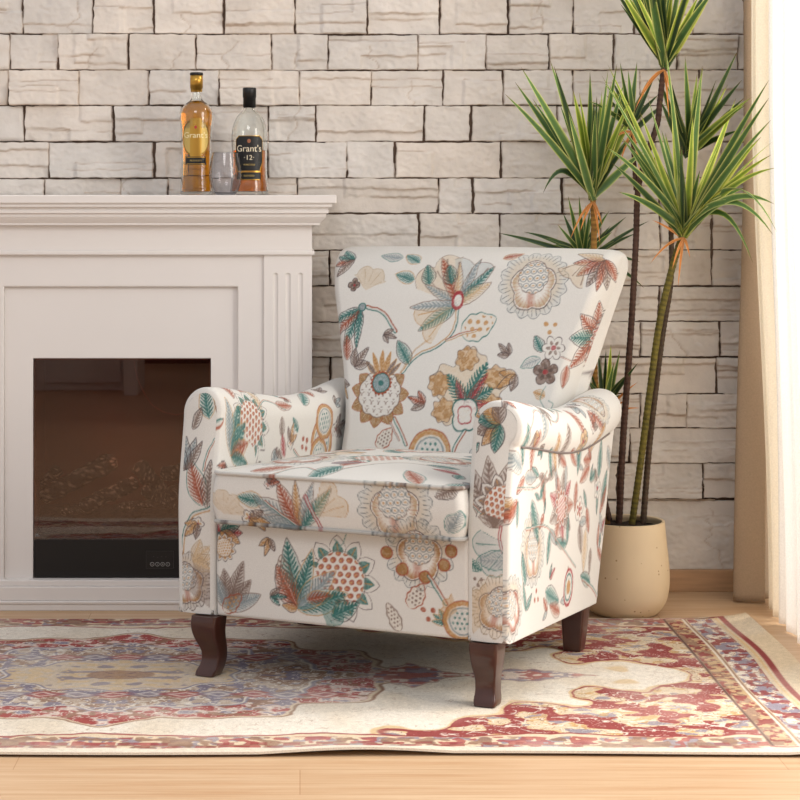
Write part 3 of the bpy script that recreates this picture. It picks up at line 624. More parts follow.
# ---- back rest
ZB0, ZT = .33, .873
vf = lambda z: .575+(z-.42)*.36            # front face
def Wf(z): return .264+.032*ss(z, .45, .66)+.060*ss(z, .58, .87)
TH = .15
CVb = Cv(-.43, .30, .43, .96, seed=3)
bn = (0, -1, .36)
def Fb(px, py): q = hitplane(px, py, (0, .575, .42), bn); return q[0], q[2]
def deco_back():
    c = CVb; f = Fb
    stem(c, [f(432, 338), f(415, 352), f(402, 372)], .0012, OCH, OCH)
    stem(c, [f(459, 310), f(455, 330), f(440, 345), f(418, 356), f(404, 372)], .0030, TEAL, OCH); stem(c, [f(448, 340), f(463, 334), f(478, 330)], .0024, RUST, OCH)
    stem(c, [f(368, 307), f(384, 313), f(397, 331)], .0036, RUST, TEAL); stem(c, [f(466, 430), f(458, 442), f(452, 458)], .0032, RUST, TEAL); stem(c, [f(395, 418), f(402, 432), f(407, 444)], .0030, RUST, TEAL)
    # big open flower upper left of centre
    x, y = f(459, 304)
    fringe(c, x, y, .135, 2.3, TAN, -.62, .55, TAUPE, 11); fringe(c, x, y, .115, 1.35, SLATE+25, -.5, .5, TAUPE, 8)
    for a, l, w, col in ((155, .100, .022, SLATE), (120, .13, .030, RUST), (98, .10, .02, TAN), (72, .115, .02, SLATE), (50, .115, .026, TEAL), (215, .11, .036, TEAL), (185, .12, .026, SLATE), (35, .09, .03, TAN)):
        leaf(c, x, y, l, w, math.radians(a), col, TAUPE, 8, .2, .8)
    fringe(c, x-.01, y-.005, .10, 3.75, TAN, -.5, .5, OCH, 9)
    for q in (430, 452): leaf(c, *f(q, 285), .05, .035, 1.9, TEAL, INK, 6, .1, .9)
    leaf(c, *f(415, 280), .055, .030, 2.9, TEAL, OCH, 6); leaf(c, *f(418, 262), .05, .03, 2.6, TEAL, OCH, 6)
    X, Y, sl, px = c.loc(*f(459, 300), 0, .022, 1.6); r = np.hypot(X*1.25, Y*.85); c.put(sl, AA(r-.7, px), BASE, 1); c.put(sl, AA(np.abs(r-.7)-.16, px), RED, 1)
    pod(c, *f(463, 333), .088, .062, .42, TEAL, OCH, 5)
    peony(c, *f(533, 282), .083, .1)
    # left edge leaf flower and bud
    for a, w in ((250, .03), (225, .028), (205, .022), (270, .02)): leaf(c, *f(362, 308), .095, w, math.radians(a), TEAL if a != 225 else RUST, INK, 7)
    X, Y, sl, px = c.loc(*f(363, 307), 0, .011); c.put(sl, AA(np.hypot(X, Y)-.8, px), SLATE, 1); c.put(sl, AA(np.abs(np.hypot(X, Y)-.8)-.12, px), TEAL, 1)
    fringe(c, *f(366, 290), .058, 1.4, TAN-10, -1.0, 1.0, TAN*.85, 7); daisy(c, *f(354, 285), .016, TAUPE, TAUPE*.7, 4)
    for a, col in ((200, RUST), (170, TEAL), (230, TAUPE), (140, TEAL)): leaf(c, *f(352, 258), .06, .022, math.radians(a), col, INK, 6)
    leaf(c, *f(347, 360), .06, .03, 1.7, RUST, TAUPE, 6)
    leaf(c, *f(411, 364), .066, .034, math.radians(125), TEAL, INK, 9)
    headflower(c, *f(381, 392), .066)
    pod(c, *f(378, 448), .055, .034, 1.0, RUST, TAUPE, 7); stem(c, [f(391, 422), f(400, 440)], .0018, RUST, TAUPE)
    lobed(c, *f(469, 390), .098, .1)
    rosette(c, *f(430, 452), .05)
    # right sprig
    leaf(c, *f(543, 352), .042, .026, 2.1, TEAL, INK, 5); leaf(c, *f(541, 358), .05, .024, 3.6, SLATE, TEAL, 5, .1, .3)
    daisy(c, *f(554, 348), .028, BASE, TAUPE, 6); daisy(c, *f(546, 372), .030, TAUPE, TAUPE*.75, 5, .4)
    leaf(c, *f(568, 366), .052, .026, -1.6, RUST, TAUPE, 6); speckle(c, *f(551, 327), .012, OCH, 3); leaf(c, *f(546, 396), .03, .02, 2.9, OCH, OCH, 4)
    stem(c, [f(546, 386), f(541, 400), f(548, 412), f(554, 405), f(549, 401)], .0007, TEAL, TEAL); stem(c, [f(562, 357), f(578, 362), f(592, 358)], .0012, TAUPE, RUST)
    x, y = f(606, 340)
    for a, l, w, col in ((100, .085, .042, RUST), (140, .085, .04, RUST), (178, .085, .05, TEAL), (222, .10, .045, RUST), (260, .08, .035, RUST), (70, .07, .04, SLATE)): leaf(c, x, y, l, w, math.radians(a), col, INK, 7, .05, .8)
    artichoke(c, x+.012, y, .034, .3, RED, RED, False)
    for a, col in ((190, RUST), (215, RUST), (240, TAUPE), (262, RUST), (285, TAUPE), (165, TAN), (310, RUST)): leaf(c, *f(606, 256), .082, .03, math.radians(a), col, INK, 6, .25, .7)
    fringe(c, *f(586, 258), .07, -2.2, TAN, -.6, .6, TAUPE, 6)
    peony(c, *f(500, 455), .07, .3); leaf(c, *f(520, 420), .05, .03, .5, TEAL, INK, 6)
    leaf(c, *f(400, 256), .06, .03, 3.0, SLATE, TEAL, 6); leaf(c, *f(500, 256), .05, .022, .4, RUST, OCH, 6)
deco_back()
def filler(c, n, a0, a1, b0, b1, seed, gap=16, s0=.03, s1=.06):
    rq = random.Random(seed)
    for k in range(n):
        u_, v_ = rq.uniform(a0, a1), rq.uniform(b0, b1); i_, j_ = int((u_-c.a0)/c.res), int((v_-c.b0)/c.res)
        if np.abs(c.img[max(0, i_-gap):i_+gap, max(0, j_-gap):j_+gap]-BASE).sum(-1).mean() > 5: continue
        a = rq.uniform(0, 6.28); col = rq.choice([RUST, TEAL, TAUPE, OCH, SLATE]); L2 = rq.uniform(s0, s1)
        if rq.random() < .3: daisy(c, u_, v_, L2*.35, BASE, col, 5, a)
        for d in (-.6, .1, .8): leaf(c, u_, v_, L2*(1 if d == .1 else .75), L2*.36, a+d, col if d != .8 else TAUPE, INK, 5, .15, .9)
filler(CVb, 60, -.31, .31, .42, .84, 12)
def make_back():
    mb = MB()
    def face(ns, nt, side):
        q = np.linspace(-1, 1, ns); s = .35*q+.65*np.sin(q*PI/2); p = np.linspace(0, 1, nt); t = 1-(1-p)**1.25
        Sg, T = np.meshgrid(s, t, indexing='ij'); zt = ZT+.004*(1-Sg**2)-.013*np.clip((np.abs(Sg)-.90)/.10, 0, 1)**2.4
        Z = ZB0+(zt-ZB0)*T
        W = Wf(Z); ds = (1-np.abs(Sg))*W; dt = (zt-Z); R1, R2 = (.034 if side < 0 else .05), .05
        g = lambda d, r: np.sqrt(np.clip(1-(1-np.clip(d/r, 0, 1))**2, 0, 1))
        f = g(ds, R1)*g(dt, R2)
        vm = vf(Z)+TH/2+.015*ss(Z, .75, ZT)
        puff = .012*(1-Sg**2)*np.sin(PI*np.clip((Z-.36)/.5, 0, 1))
        V = vm+side*(TH/2*f+(puff if side < 0 else 0)*f)
        U = Sg*(W+((.052-.020*ss(Z, .6, .85))*f*np.abs(Sg)**6 if side > 0 else -.004*f*np.abs(Sg)**6))
        Zo = Z-side*0.0-.0*f
        cu = U+np.sign(Sg)*(1-f)*.045*(g(ds, R1) < .999); cz = Z+(1-g(dt, R2))*.05
        col = CVb.sample(cu if side < 0 else -cu, cz)
        mb.grid(np.stack([U, V, Zo], -1), col, flip=(side > 0))
    face(420, 330, -1); face(110, 90, 1)
    return mb.build('backrest', M_fabric, CH)
make_back()
# ---- seat cushion
CVt = Cv(-.30, -.05, .30, .66, seed=21, res=.0015); 
def Ft(px, py): q = hitplane(px, py, (0, 0, .44), (0, 0, 1)); return q[0], q[1]
def deco_top():
    c = CVt; f = Ft
    peony(c, *f(300, 462), .10, .3, RUST); artichoke(c, *f(380, 463), .085, 2.5); peony(c, *f(440, 462), .08, 1., RUST); lobed(c, *f(330, 455), .08, 1.2)
    leaf(c, *f(355, 480), .11, .05, .3, TEAL, INK, 8); leaf(c, *f(285, 478), .10, .045, 2.8, RUST, INK, 8); leaf(c, *f(420, 481), .10, .04, 2.2, RUST, TEAL, 8); leaf(c, *f(250, 469), .09, .04, .4, RUST, TAUPE, 8)
    fringe(c, *f(330, 483), .085, 1.5, SLATE, -1, 1, TEAL); stem(c, [f(240, 474), f(300, 470), f(330, 473), f(400, 468), f(455, 472)], .002)
    leaf(c, *f(400, 455), .10, .05, 2.2, TEAL, OCH, 7); leaf(c, *f(460, 470), .07, .04, 3.3, TEAL, INK, 7); peony(c, 0, .45, .09, 0, RUST); artichoke(c, -.17, .38, .07, 1)
    leaf(c, *f(445, 483), .09, .05, .9, TEAL, INK, 8)
    rq = random.Random(6)
    for k in range(60):
        u_, v_ = rq.uniform(-.25, .25), rq.uniform(0, .56); col = rq.choice([RUST, RUST, TEAL, TAUPE, SLATE, RED]); L2 = rq.uniform(.05, .10)
        i_, j_ = int((u_-c.a0)/c.res), int((v_-c.b0)/c.res)
        if np.abs(c.img[max(0, i_-12):i_+12, max(0, j_-12):j_+12]-BASE).sum(-1).mean() > 12: continue
        leaf(c, u_, v_, L2, L2*.5, rq.uniform(0, 6.28), col, TAUPE, 7, .2, .9); leaf(c, u_, v_, L2*.8, L2*.4, rq.uniform(0, 6.28), rq.choice([TEAL, RUST, SLATE]), INK, 6, .2, .8)
deco_top()
CVf = Cv(-.40, .08, .40, .50, seed=31)
def Ff(px, py, v=-.008): q = hitplane(px, py, (0, v, .3), (0, 1, 0)); return q[0], q[2]
def deco_front():
    c = CVf; f = Ff
    # cushion band
    leaf(c, *f(268, 500), .062, .034, 3.05, TEAL, OCH, 6); x, y = f(305, 528)
    for a, l, w, col in ((150, .12, .05, SLATE), (120, .11, .035, RUST), (98, .10, .02, OCH), (75, .10, .026, SLATE), (52, .11, .03, TEAL), (168, .10, .03, SLATE)): leaf(c, x, y, l, w, math.radians(a), col, TAUPE, 8, .2, .8)
    fringe(c, x+.03, y+.03, .08, .7, TAN, -.7, .7, OCH, 9); stem(c, [f(325, 527), f(318, 512), f(310, 495)], .003, RED, RED); stem(c, [f(270, 500), f(285, 512), f(300, 524)], .0022, RUST, TEAL)
    peony(c, *f(399, 505), .080, .1); leaf(c, *f(460, 486), .05, .03, 3.6, TAUPE, INK, 5); leaf(c, *f(452, 532), .05, .03, 1.2, SLATE, TEAL, 5)
    fringe(c, *f(228, 512), .05, 1.2, TAN, -1.2, 1.2, TAN*.9)
    # rail
    artichoke(c, *f(338, 580), .088, .5)
    x, y = f(296, 610)
    for a, l, w, col in ((100, .145, .05, TEAL), (75, .13, .035, TEAL), (118, .10, .05, RUST), (20, .12, .05, TEAL), (170, .035, .02, OCH), (45, .12, .05, SLATE)): leaf(c, x, y, l, w, math.radians(a), col, OCH if a < 90 else INK, 9, .2, .9)
    pod(c, *f(285, 590), .07, .035, 1.75, TAUPE, TAUPE, 8); leaf(c, *f(305, 600), .06, .03, .2, RUST, OCH, 5)
    leaf(c, *f(330, 618), .07, .04, .5, TEAL, INK, 5); fringe(c, *f(318, 606), .06, -.2, TEAL, -1, 1, TEAL)
    peony(c, *f(418, 553), .075, 0, OCH)
    for k, (p, q) in enumerate(((385, 553), (401, 570), (424, 578), (443, 566), (450, 552))): X, Y, sl, pxx = c.loc(*f(p, q), 0, .016); c.put(sl, AA(np.hypot(X, Y)-.75, pxx), OCH*.85, 1); c.put(sl, AA(np.abs(np.hypot(X, Y)-.75)-.09, pxx), RUST, .9)
    pod(c, *f(408, 608), .058, .034, 1.0, RUST, TAUPE, 7); pod(c, *f(398, 632), .06, .026, 2.0, TAUPE, TAUPE, 8); stem(c, [f(428, 577), f(436, 590), f(445, 604)], .0032, RUST, TEAL)
    for a in (150, 120, 90, 60, 175): leaf(c, *f(446, 625), .034, .013, math.radians(a), TEAL if a > 80 else OCH, OCH, 4)
    speckle(c, *f(427, 614), .012, RUST, 3); rosette(c, *f(461, 622), .04, 0); fringe(c, *f(456, 612), .035, 2.9, OCH, -1, 1, OCH)
    for a, col in ((70, TAUPE), (95, TAUPE), (50, TAUPE), (25, SLATE), (115, SLATE)): leaf(c, *f(226, 610), .11 if a == 70 else .085, .034, math.radians(a), col, TAUPE, 9, .3, .9)
    pod(c, *f(222, 612), .055, .032, .75, RUST, OCH, 6)
    for a, col in ((0, RED), (25, TEAL), (-25, OCH), (180, OCH), (210, TEAL), (-60, OCH), (150, RED)): leaf(c, *f(219, 532), .05, .026, math.radians(a), col, INK, 5, .3)
    artichoke(c, *f(222, 548), .03, -1.4, OCH, OCH, False)
    stem(c, [f(345, 533), f(340, 545), f(333, 540)], .0008, TEAL, TEAL)
deco_front(); filler(CVf, 40, -.26, .26, .15, .31, 5); filler(CVf, 30, -.26, .26, .34, .42, 8, 13)
def rrect(hu, v0, v1, r, n=220):
    """rounded rectangle perimeter, starts mid front, counterclockwise seen from above"""
    cs = [(hu-r, v0+r, -90), (hu-r, v1-r, 0), (-hu+r, v1-r, 90), (-hu+r, v0+r, 180)]; pts = []
    for cx_, cy_, a0 in cs:
        for a in np.linspace(a0, a0+90, 10): pts.append((cx_+r*math.cos(math.radians(a)), cy_+r*math.sin(math.radians(a))))
    pts = np.array(pts+[pts[0]]); d = np.r_[0, np.cumsum(np.hypot(*np.diff(pts, axis=0).T))]
    q = np.linspace(0, d[-1], n, endpoint=False); return np.stack([np.interp(q, d, pts[:, 0]), np.interp(q, d, pts[:, 1])], -1)
def make_cushion():
    hu, v0, v1 = .268, -.024, .60; per = rrect(hu, v0, v1, .018, 900); c = np.array([0, (v0+v1)/2])
    ztop = lambda v: .430-.05*(v+.02); zbot = lambda v: .331-.03*(v+.02)
    mb = MB()
    rho = 1-(1-np.linspace(0, 1, 120))**1.15; G = c+(per[None]-c)*rho[:, None, None]
    X = np.clip(np.abs(G[..., 0])/hu, 0, 1); Yq = np.clip(np.abs(G[..., 1]-c[1])/((v1-v0)/2), 0, 1)
    crown = .030*(1-X**3.2)*(1-Yq**4)**.8
    Z = ztop(G[..., 1])+crown+.0015*fbm(G[..., 0]*20, G[..., 1]*20, 2, 8)
    mb.grid(np.concatenate([G, Z[..., None]], -1), CVt.sample(G[..., 0], G[..., 1]), cv=True)
    t = np.linspace(0, 1, 46); nrm = per-c; nn = np.stack([np.sign(per[:, 0])*(np.abs(per[:, 0]) > hu-.019), np.where(per[:, 1] < v0+.018, -1, np.where(per[:, 1] > v1-.018, 1, 0))], -1)
    B = per[None]+nn[None]*(.007*np.sin(PI*t))[:, None, None]
    Zs = zbot(per[:, 1])[None]+(ztop(per[:, 1])-zbot(per[:, 1]))[None]*t[:, None]
    uu = np.where(np.abs(per[:, 1]-v0) < .02, per[:, 0], np.sign(per[:, 0])*(hu+per[:, 1]-v0))
    mb.grid(np.concatenate([B, Zs[..., None]], -1), CVf.sample(np.tile(uu, (46, 1)), Zs), cv=True, flip=True)
    r2 = np.linspace(0, 1, 6); G = c+(per[None]-c)*r2[:, None, None]; mb.grid(np.concatenate([G, zbot(G[..., 1])[..., None]], -1), lin(BASE), cv=True, flip=True)
    cu = mb.build('seat_cushion', M_fabric, CH)
    for zf, cv in ((ztop, 1), (zbot, 0)):
        p = rrect(hu+.002, v0-.002, v1, .018, 500); z = zf(p[:, 1])+(.001 if cv else -.0)
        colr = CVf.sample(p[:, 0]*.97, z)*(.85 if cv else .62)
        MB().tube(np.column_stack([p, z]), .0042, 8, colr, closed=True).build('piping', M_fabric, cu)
make_cushion()
# ---- seat rail (front apron) and underframe
def make_rail():
    mb = MB(); s = np.linspace(-.276, .276, 300); t = np.linspace(0, 1, 110); Sg, T = np.meshgrid(s, t, indexing='ij')
    z0, z1 = zb(0)+.001, .329; Z = z0+(z1-z0)*T; r = .008
    d = np.minimum(np.minimum(.276-np.abs(Sg), Z-z0), z1-Z); rr = 1-np.sqrt(np.clip(1-(1-np.clip(d/r, 0, 1))**2, 0, 1))
    mb.grid(np.stack([Sg, .001+r*rr-.003*np.sin(PI*T), Z], -1), CVf.sample(Sg, Z))
    mb.add([(-.276, .009, z0), (.276, .009, z0), (.276, .6, zb(.6)), (-.276, .6, zb(.6)), (-.276, .009, z1), (.276, .009, z1), (.276, .6, .31), (-.276, .6, .31)],
           np.array([(3, 2, 1, 0), (4, 5, 6, 7), (2, 3, 7, 6), (0, 4, 7, 3), (1, 2, 6, 5)]), lin((196, 190, 180)))
    mb.build('seat_rail', M_fabric, CH)
    d = MB(); d.add([(-.33, .02, zb(0)-.002), (.33, .02, zb(0)-.002), (.32, .58, zb(.58)-.002), (-.32, .58, zb(.58)-.002), (-.33, .02, zb(0)+.01), (.33, .02, zb(0)+.01), (.32, .58, zb(.58)+.01), (-.32, .58, zb(.58)+.01)],
                    np.array([(3, 2, 1, 0), (4, 5, 6, 7), (0, 1, 5, 4), (1, 2, 6, 5), (2, 3, 7, 6), (3, 0, 4, 7)])); d.build('dust_cover', M_soft, CH, smooth=False)
make_rail()
# ---- arms
ZA = np.polyfit([0, .06, .15, .23, .35, .45, .6, .72, .8], [.599, .593, .579, .567, .550, .543, .551, .560, .563], 5)
def ztop_arm(v): return np.polyval(ZA, v)
def arm_section(v, sgn=1):
    zt = float(ztop_arm(v)); R = .053; uc = .3245 if sgn > 0 else .3185; zc = zt-R; b = float(zb(v)); ui = (.2715 if sgn > 0 else .278)-.012*float(ss(v, .1, .6)); ub = .357 if sgn > 0 else .366
    pts = [(ui, b)]+[(ui, z) for z in np.linspace(b+.02, zc-.01, 12)]
    a = np.linspace(180, (-42 if sgn > 0 else -6), 50); pts += [(uc+R*math.cos(math.radians(q)) if q < 90 else uc-(uc-ui)*abs(math.cos(math.radians(q))), zc+R*math.sin(math.radians(q))) for q in a]
    uo = pts[-1][0]; zo = pts[-1][1]
    pts += [(uo+(ub-uo)*((zo-z)/(zo-b))**(.5 if sgn > 0 else 1), z) for z in np.linspace(zo-.006, b, 14)]
    pts = np.array(pts+[pts[0]]); d = np.r_[0, np.cumsum(np.hypot(*np.diff(pts, axis=0).T))]
    key = [0, 13, 13+49, len(pts)-2, len(pts)-1]; cnt = [110, 130, 150, 30]; q = []     # samples per stretch
    for (i, j), c in zip(zip(key[:-1], key[1:]), cnt): q.append(np.linspace(d[i], d[j], c, endpoint=False))
    q = np.concatenate(q); return np.stack([np.interp(q, d, pts[:, 0]), np.interp(q, d, pts[:, 1])], -1), d[key]
vfront = lambda z: .034*ss(z, .34, .60)
vrear = lambda z: .622+.288*(z-.105)+.014*ss(z, .1, .3)
S0, K0 = arm_section(.2); L_in, L_roll, L_out = K0[1], K0[2]-K0[1], K0[3]-K0[2]
CVR = Cv(-.02, -.05, .82, 1.12, seed=41); CVL = Cv(-.02, -.05, .82, 1.12, seed=51)
def Lof(seg, frac): return {'in': 0, 'roll': K0[1], 'out': K0[2]}[seg]+frac*{'in': L_in, 'roll': L_roll, 'out': L_out}[seg]
def deco_right():
    c = CVR
    def g(px, py): q = hitplane(px, py, (.357, 0, 0), (1, 0, 0)); return q[1], K0[2]+(.482-q[2])/(.482-.12)*L_out
    peony(c, *g(532, 552), .075, PI, TAN); peony(c, *g(512, 615), .062, PI*.8, RUST)
    x, y = g(560, 500)
    for k, a in enumerate(range(0, 360, 40)): leaf(c, x, y, .085, .04, math.radians(a), (RUST, TAUPE, RED)[k % 3], TAUPE, 7, .1, .7)
    artichoke(c, x, y, .045, 1.2, RUST, RED, False)
    for p, q, a, l, col in ((530, 505, 60, .10, TEAL), (520, 480, 200, .09, SLATE), (585, 520, 100, .10, TAN), (600, 500, 300, .09, TEAL), (597, 470, 280, .09, TEAL), (590, 575, 200, .08, TEAL), (545, 590, 20, .10, TEAL), (560, 610, 200, .08, RUST), (590, 540, 100, .06, TAUPE), (525, 590, 250, .07, TEAL), (588, 455, 160, .08, RUST), (540, 475, 70, .07, RUST), (605, 440, 60, .08, SLATE), (575, 470, 100, .07, RUST)):
        leaf(c, *g(p, q), l, l*.42, math.radians(a), col, TAUPE if col is not TEAL else INK, 7)
    rq = random.Random(4)
    for k in range(46):
        v_, l_ = rq.uniform(.03, .66), K0[2]+rq.uniform(.02, L_out-.03); col = rq.choice([RUST, RUST, TEAL, TAUPE, SLATE, OCH, RED]); L2 = rq.uniform(.04, .085)
        i_, j_ = int((v_-c.a0)/c.res), int((l_-c.b0)/c.res)
        if np.abs(c.img[max(0, i_-14):i_+14, max(0, j_-14):j_+14]-BASE).sum(-1).mean() > 9: continue
        leaf(c, v_, l_, L2, L2*rq.uniform(.3, .5), rq.uniform(0, 6.28), col, TAUPE, 7, .15, .8); leaf(c, v_, l_, L2*.8, L2*.28, rq.uniform(0, 6.28), rq.choice([SLATE, TEAL, RUST]), INK, 6, .1, .7)
    X, Y, sl, px = c.loc(*g(568, 582), .4, .045); r = np.hypot(X*1.3, Y)
    for q, col in ((.95, RED), (.8, BASE), (.7, TEAL), (.6, BASE), (.35, OCH)): c.put(sl, AA(r-q, px), col, 1)
    stem(c, [g(525, 535), g(545, 525), g(560, 540), g(575, 560)], .002); stem(c, [g(582, 572), g(592, 580), g(598, 590)], .003, RUST, TEAL); stem(c, [g(515, 500), g(535, 490), g(545, 470)], .0018)
    daisy(c, *g(596, 480), .026, BASE, SLATE); speckle(c, *g(536, 598), .012, RUST, 3); daisy(c, *g(578, 500), .03, BASE, RUST)
    # roll
    for v, fr, a, l, col in ((.06, .75, 80, .09, TEAL), (.10, .4, 20, .08, RUST), (.14, .8, 100, .09, RUST), (.20, .55, 120, .09, SLATE), (.26, .8, 70, .09, OCH), (.30, .35, 30, .08, TEAL), (.34, .7, 110, .1, TAUPE), (.40, .5, 60, .09, RUST), (.46, .8, 100, .1, TEAL), (.52, .6, 40, .09, RUST), (.17, .25, 150, .07, RUST), (.60, .8, 140, .09, OCH), (.24, .95, 70, .07, TEAL), (.38, .95, 40, .07, RUST)):
        leaf(c, v, Lof('roll', fr), l, l*.36, math.radians(a), col, TAUPE, 6)
    peony(c, .60, Lof('roll', .55), .06, 0, OCH); daisy(c, .44, Lof('roll', .9), .03, TAN, TAUPE)
    stem(c, [(.05, Lof('roll', .9)), (.15, Lof('roll', .6)), (.25, Lof('roll', .7)), (.35, Lof('roll', .5))], .0016)
    # inner side
    for v, z, a, col in ((.1, .25, 60, TEAL), (.2, .3, 100, RUST), (.32, .28, 40, OCH), (.45, .3, 120, TEAL)): leaf(c, v, z, .1, .05, math.radians(a), col, INK, 7)
def deco_left():
    c = CVL      # canvas: a = v, b = loop length from inner bottom
    def g(px, py): q = hitplane(px, py, (-.266, 0, 0), (1, 0, 0)); return q[1], q[2]-.125
    def gr(px, py): q = hitplane(px, py, (-.266, 0, 0), (1, 0, 0)); return q[1], L_in+max(0, q[2]-.535)*2.2
    artichoke(c, *g(256, 425), .085, 1.0, TEAL, RUST)
    x, y = g(236, 455)
    for a, l, w, col in ((70, .12, .05, TEAL), (95, .13, .04, SLATE), (45, .10, .05, TEAL), (20, .09, .04, RUST), (-10, .08, .035, TEAL)): leaf(c, x, y-.02, l, w, math.radians(a), col, OCH, 9, .2, .9)
    pod(c, *g(216, 412), .06, .034, 1.9, RUST, TAUPE, 7); leaf(c, *g(285, 430), .05, .024, 1.5, TAUPE, TAUPE, 6); leaf(c, *g(287, 450), .055, .026, 1.7, RED, TAUPE, 6)
    rosette(c, *g(322, 430), .055); rosette(c, *g(319, 445), .045); rosette(c, *g(325, 408), .045); speckle(c, *g(306, 432), .014, RUST, 4); leaf(c, *g(300, 420), .04, .02, 2.2, TEAL, TEAL, 4)
    stem(c, [g(228, 432), g(222, 450), g(221, 466)], .0035, RUST, TEAL); stem(c, [g(296, 440), g(306, 455), g(312, 462)], .0028, RUST, TEAL)
    for v, fr, a, l, col in ((.06, .45, 60, .10, TEAL), (.10, .2, 80, .09, RUST), (.16, .35, 30, .08, RUST), (.22, .1, 100, .09, TAN), (.26, .5, 50, .08, RUST), (.30, .2, 0, .08, RUST), (.36, .35, 120, .09, TEAL), (.44, .2, 40, .09, TEAL), (.52, .3, 80, .09, RUST), (.18, .7, 60, .09, SLATE)):
        leaf(c, v, Lof('roll', fr), l, l*.38, math.radians(a), col, TAUPE, 6)
    stem(c, [(.2, Lof('roll', .1)), (.26, Lof('roll', .25)), (.34, Lof('roll', .15))], .002)
deco_right(); deco_left()
# arm front canvases (u', z)
CVr = Cv(.22, .08, .44, .66, seed=61); CVl = Cv(-.44, .08, -.22, .66, seed=71)
def deco_armfronts():
    c = CVr; f = lambda px, py: Ff(px, py, .008)
    for a, col in ((118, TAUPE), (98, TAUPE), (78, TAUPE), (62, TAUPE)): leaf(c, *f(496, 528), .14, .045, math.radians(a), col, TAUPE, 8, .25, .6)
    artichoke(c, *f(504, 505), .06, 1.3, TAUPE, RUST); stem(c, [f(502, 527), f(501, 540), f(504, 552)], .0022, RED, RED)
    stem(c, [f(468, 495), f(474, 505), f(483, 512)], .0016, RUST, TEAL)
    fringe(c, *f(510, 545), .075, 3.6, SLATE+30, -.9, .9, TEAL, 7); leaf(c, *f(512, 560), .07, .04, 3.2, SLATE, TEAL, 6, .3, .3)
    peony(c, *f(500, 606), .062, -.2, OCH, TAN); fringe(c, *f(494, 612), .06, 2.9, TAN, -1.1, 1.1, TAN*.8, 8)
    for a, col in ((200, TAUPE), (230, OCH), (170, TEAL), (260, TEAL), (140, OCH), (100, TAUPE)): leaf(c, *f(497, 425), .058, .028, math.radians(a), col, INK, 5, .4)
    leaf(c, *f(468, 528), .035, .02, 1.6, TEAL, INK, 4); speckle(c, *f(480, 580), .008, TAUPE, 3); leaf(c, *f(466, 560), .04, .02, -.4, TEAL, TEAL, 4)
    c = CVl
    leaf(c, *f(205, 505), .10, .044, 1.95, RUST, TEAL, 8, .1, .8); leaf(c, *f(209, 508), .10, .03, 1.55, TAUPE, INK, 8)
    stem(c, [f(212, 508), f(196, 514), f(187, 530), f(184, 552)], .0032, OCH, TEAL); stem(c, [f(212, 440), f(206, 455), f(204, 470)], .002, RUST, TEAL)
    for a in (75, 95, 115, 60, 140): leaf(c, *f(186, 470), .07, .022, math.radians(a), SLATE if a % 2 else TAUPE, INK, 6)
    peony(c, *f(189, 580), .062, .2, OCH, TAUPE); fringe(c, *f(192, 590), .07, .4, TAUPE, -1, 1, TAUPE, 9)
    for a in (10, 40, 70, -20): leaf(c, *f(196, 560), .05, .024, math.radians(a), TAN, TAN*.85, 6)
    leaf(c, *f(205, 420), .08, .035, 1.8, TEAL, OCH, 7); leaf(c, *f(213, 415), .07, .03, 1.3, RUST, TAUPE, 7); leaf(c, *f(190, 430), .05, .02, 1.2, TAUPE, INK, 5)
deco_armfronts(); filler(CVr, 30, .275, .35, .15, .56, 3, 14); filler(CVl, 30, -.355, -.28, .15, .56, 4, 14); filler(CVL, 90, .04, .6, .2, Lof('roll', .9), 9); filler(CVR, 60, .04, .6, K0[1], K0[2], 19, 13)
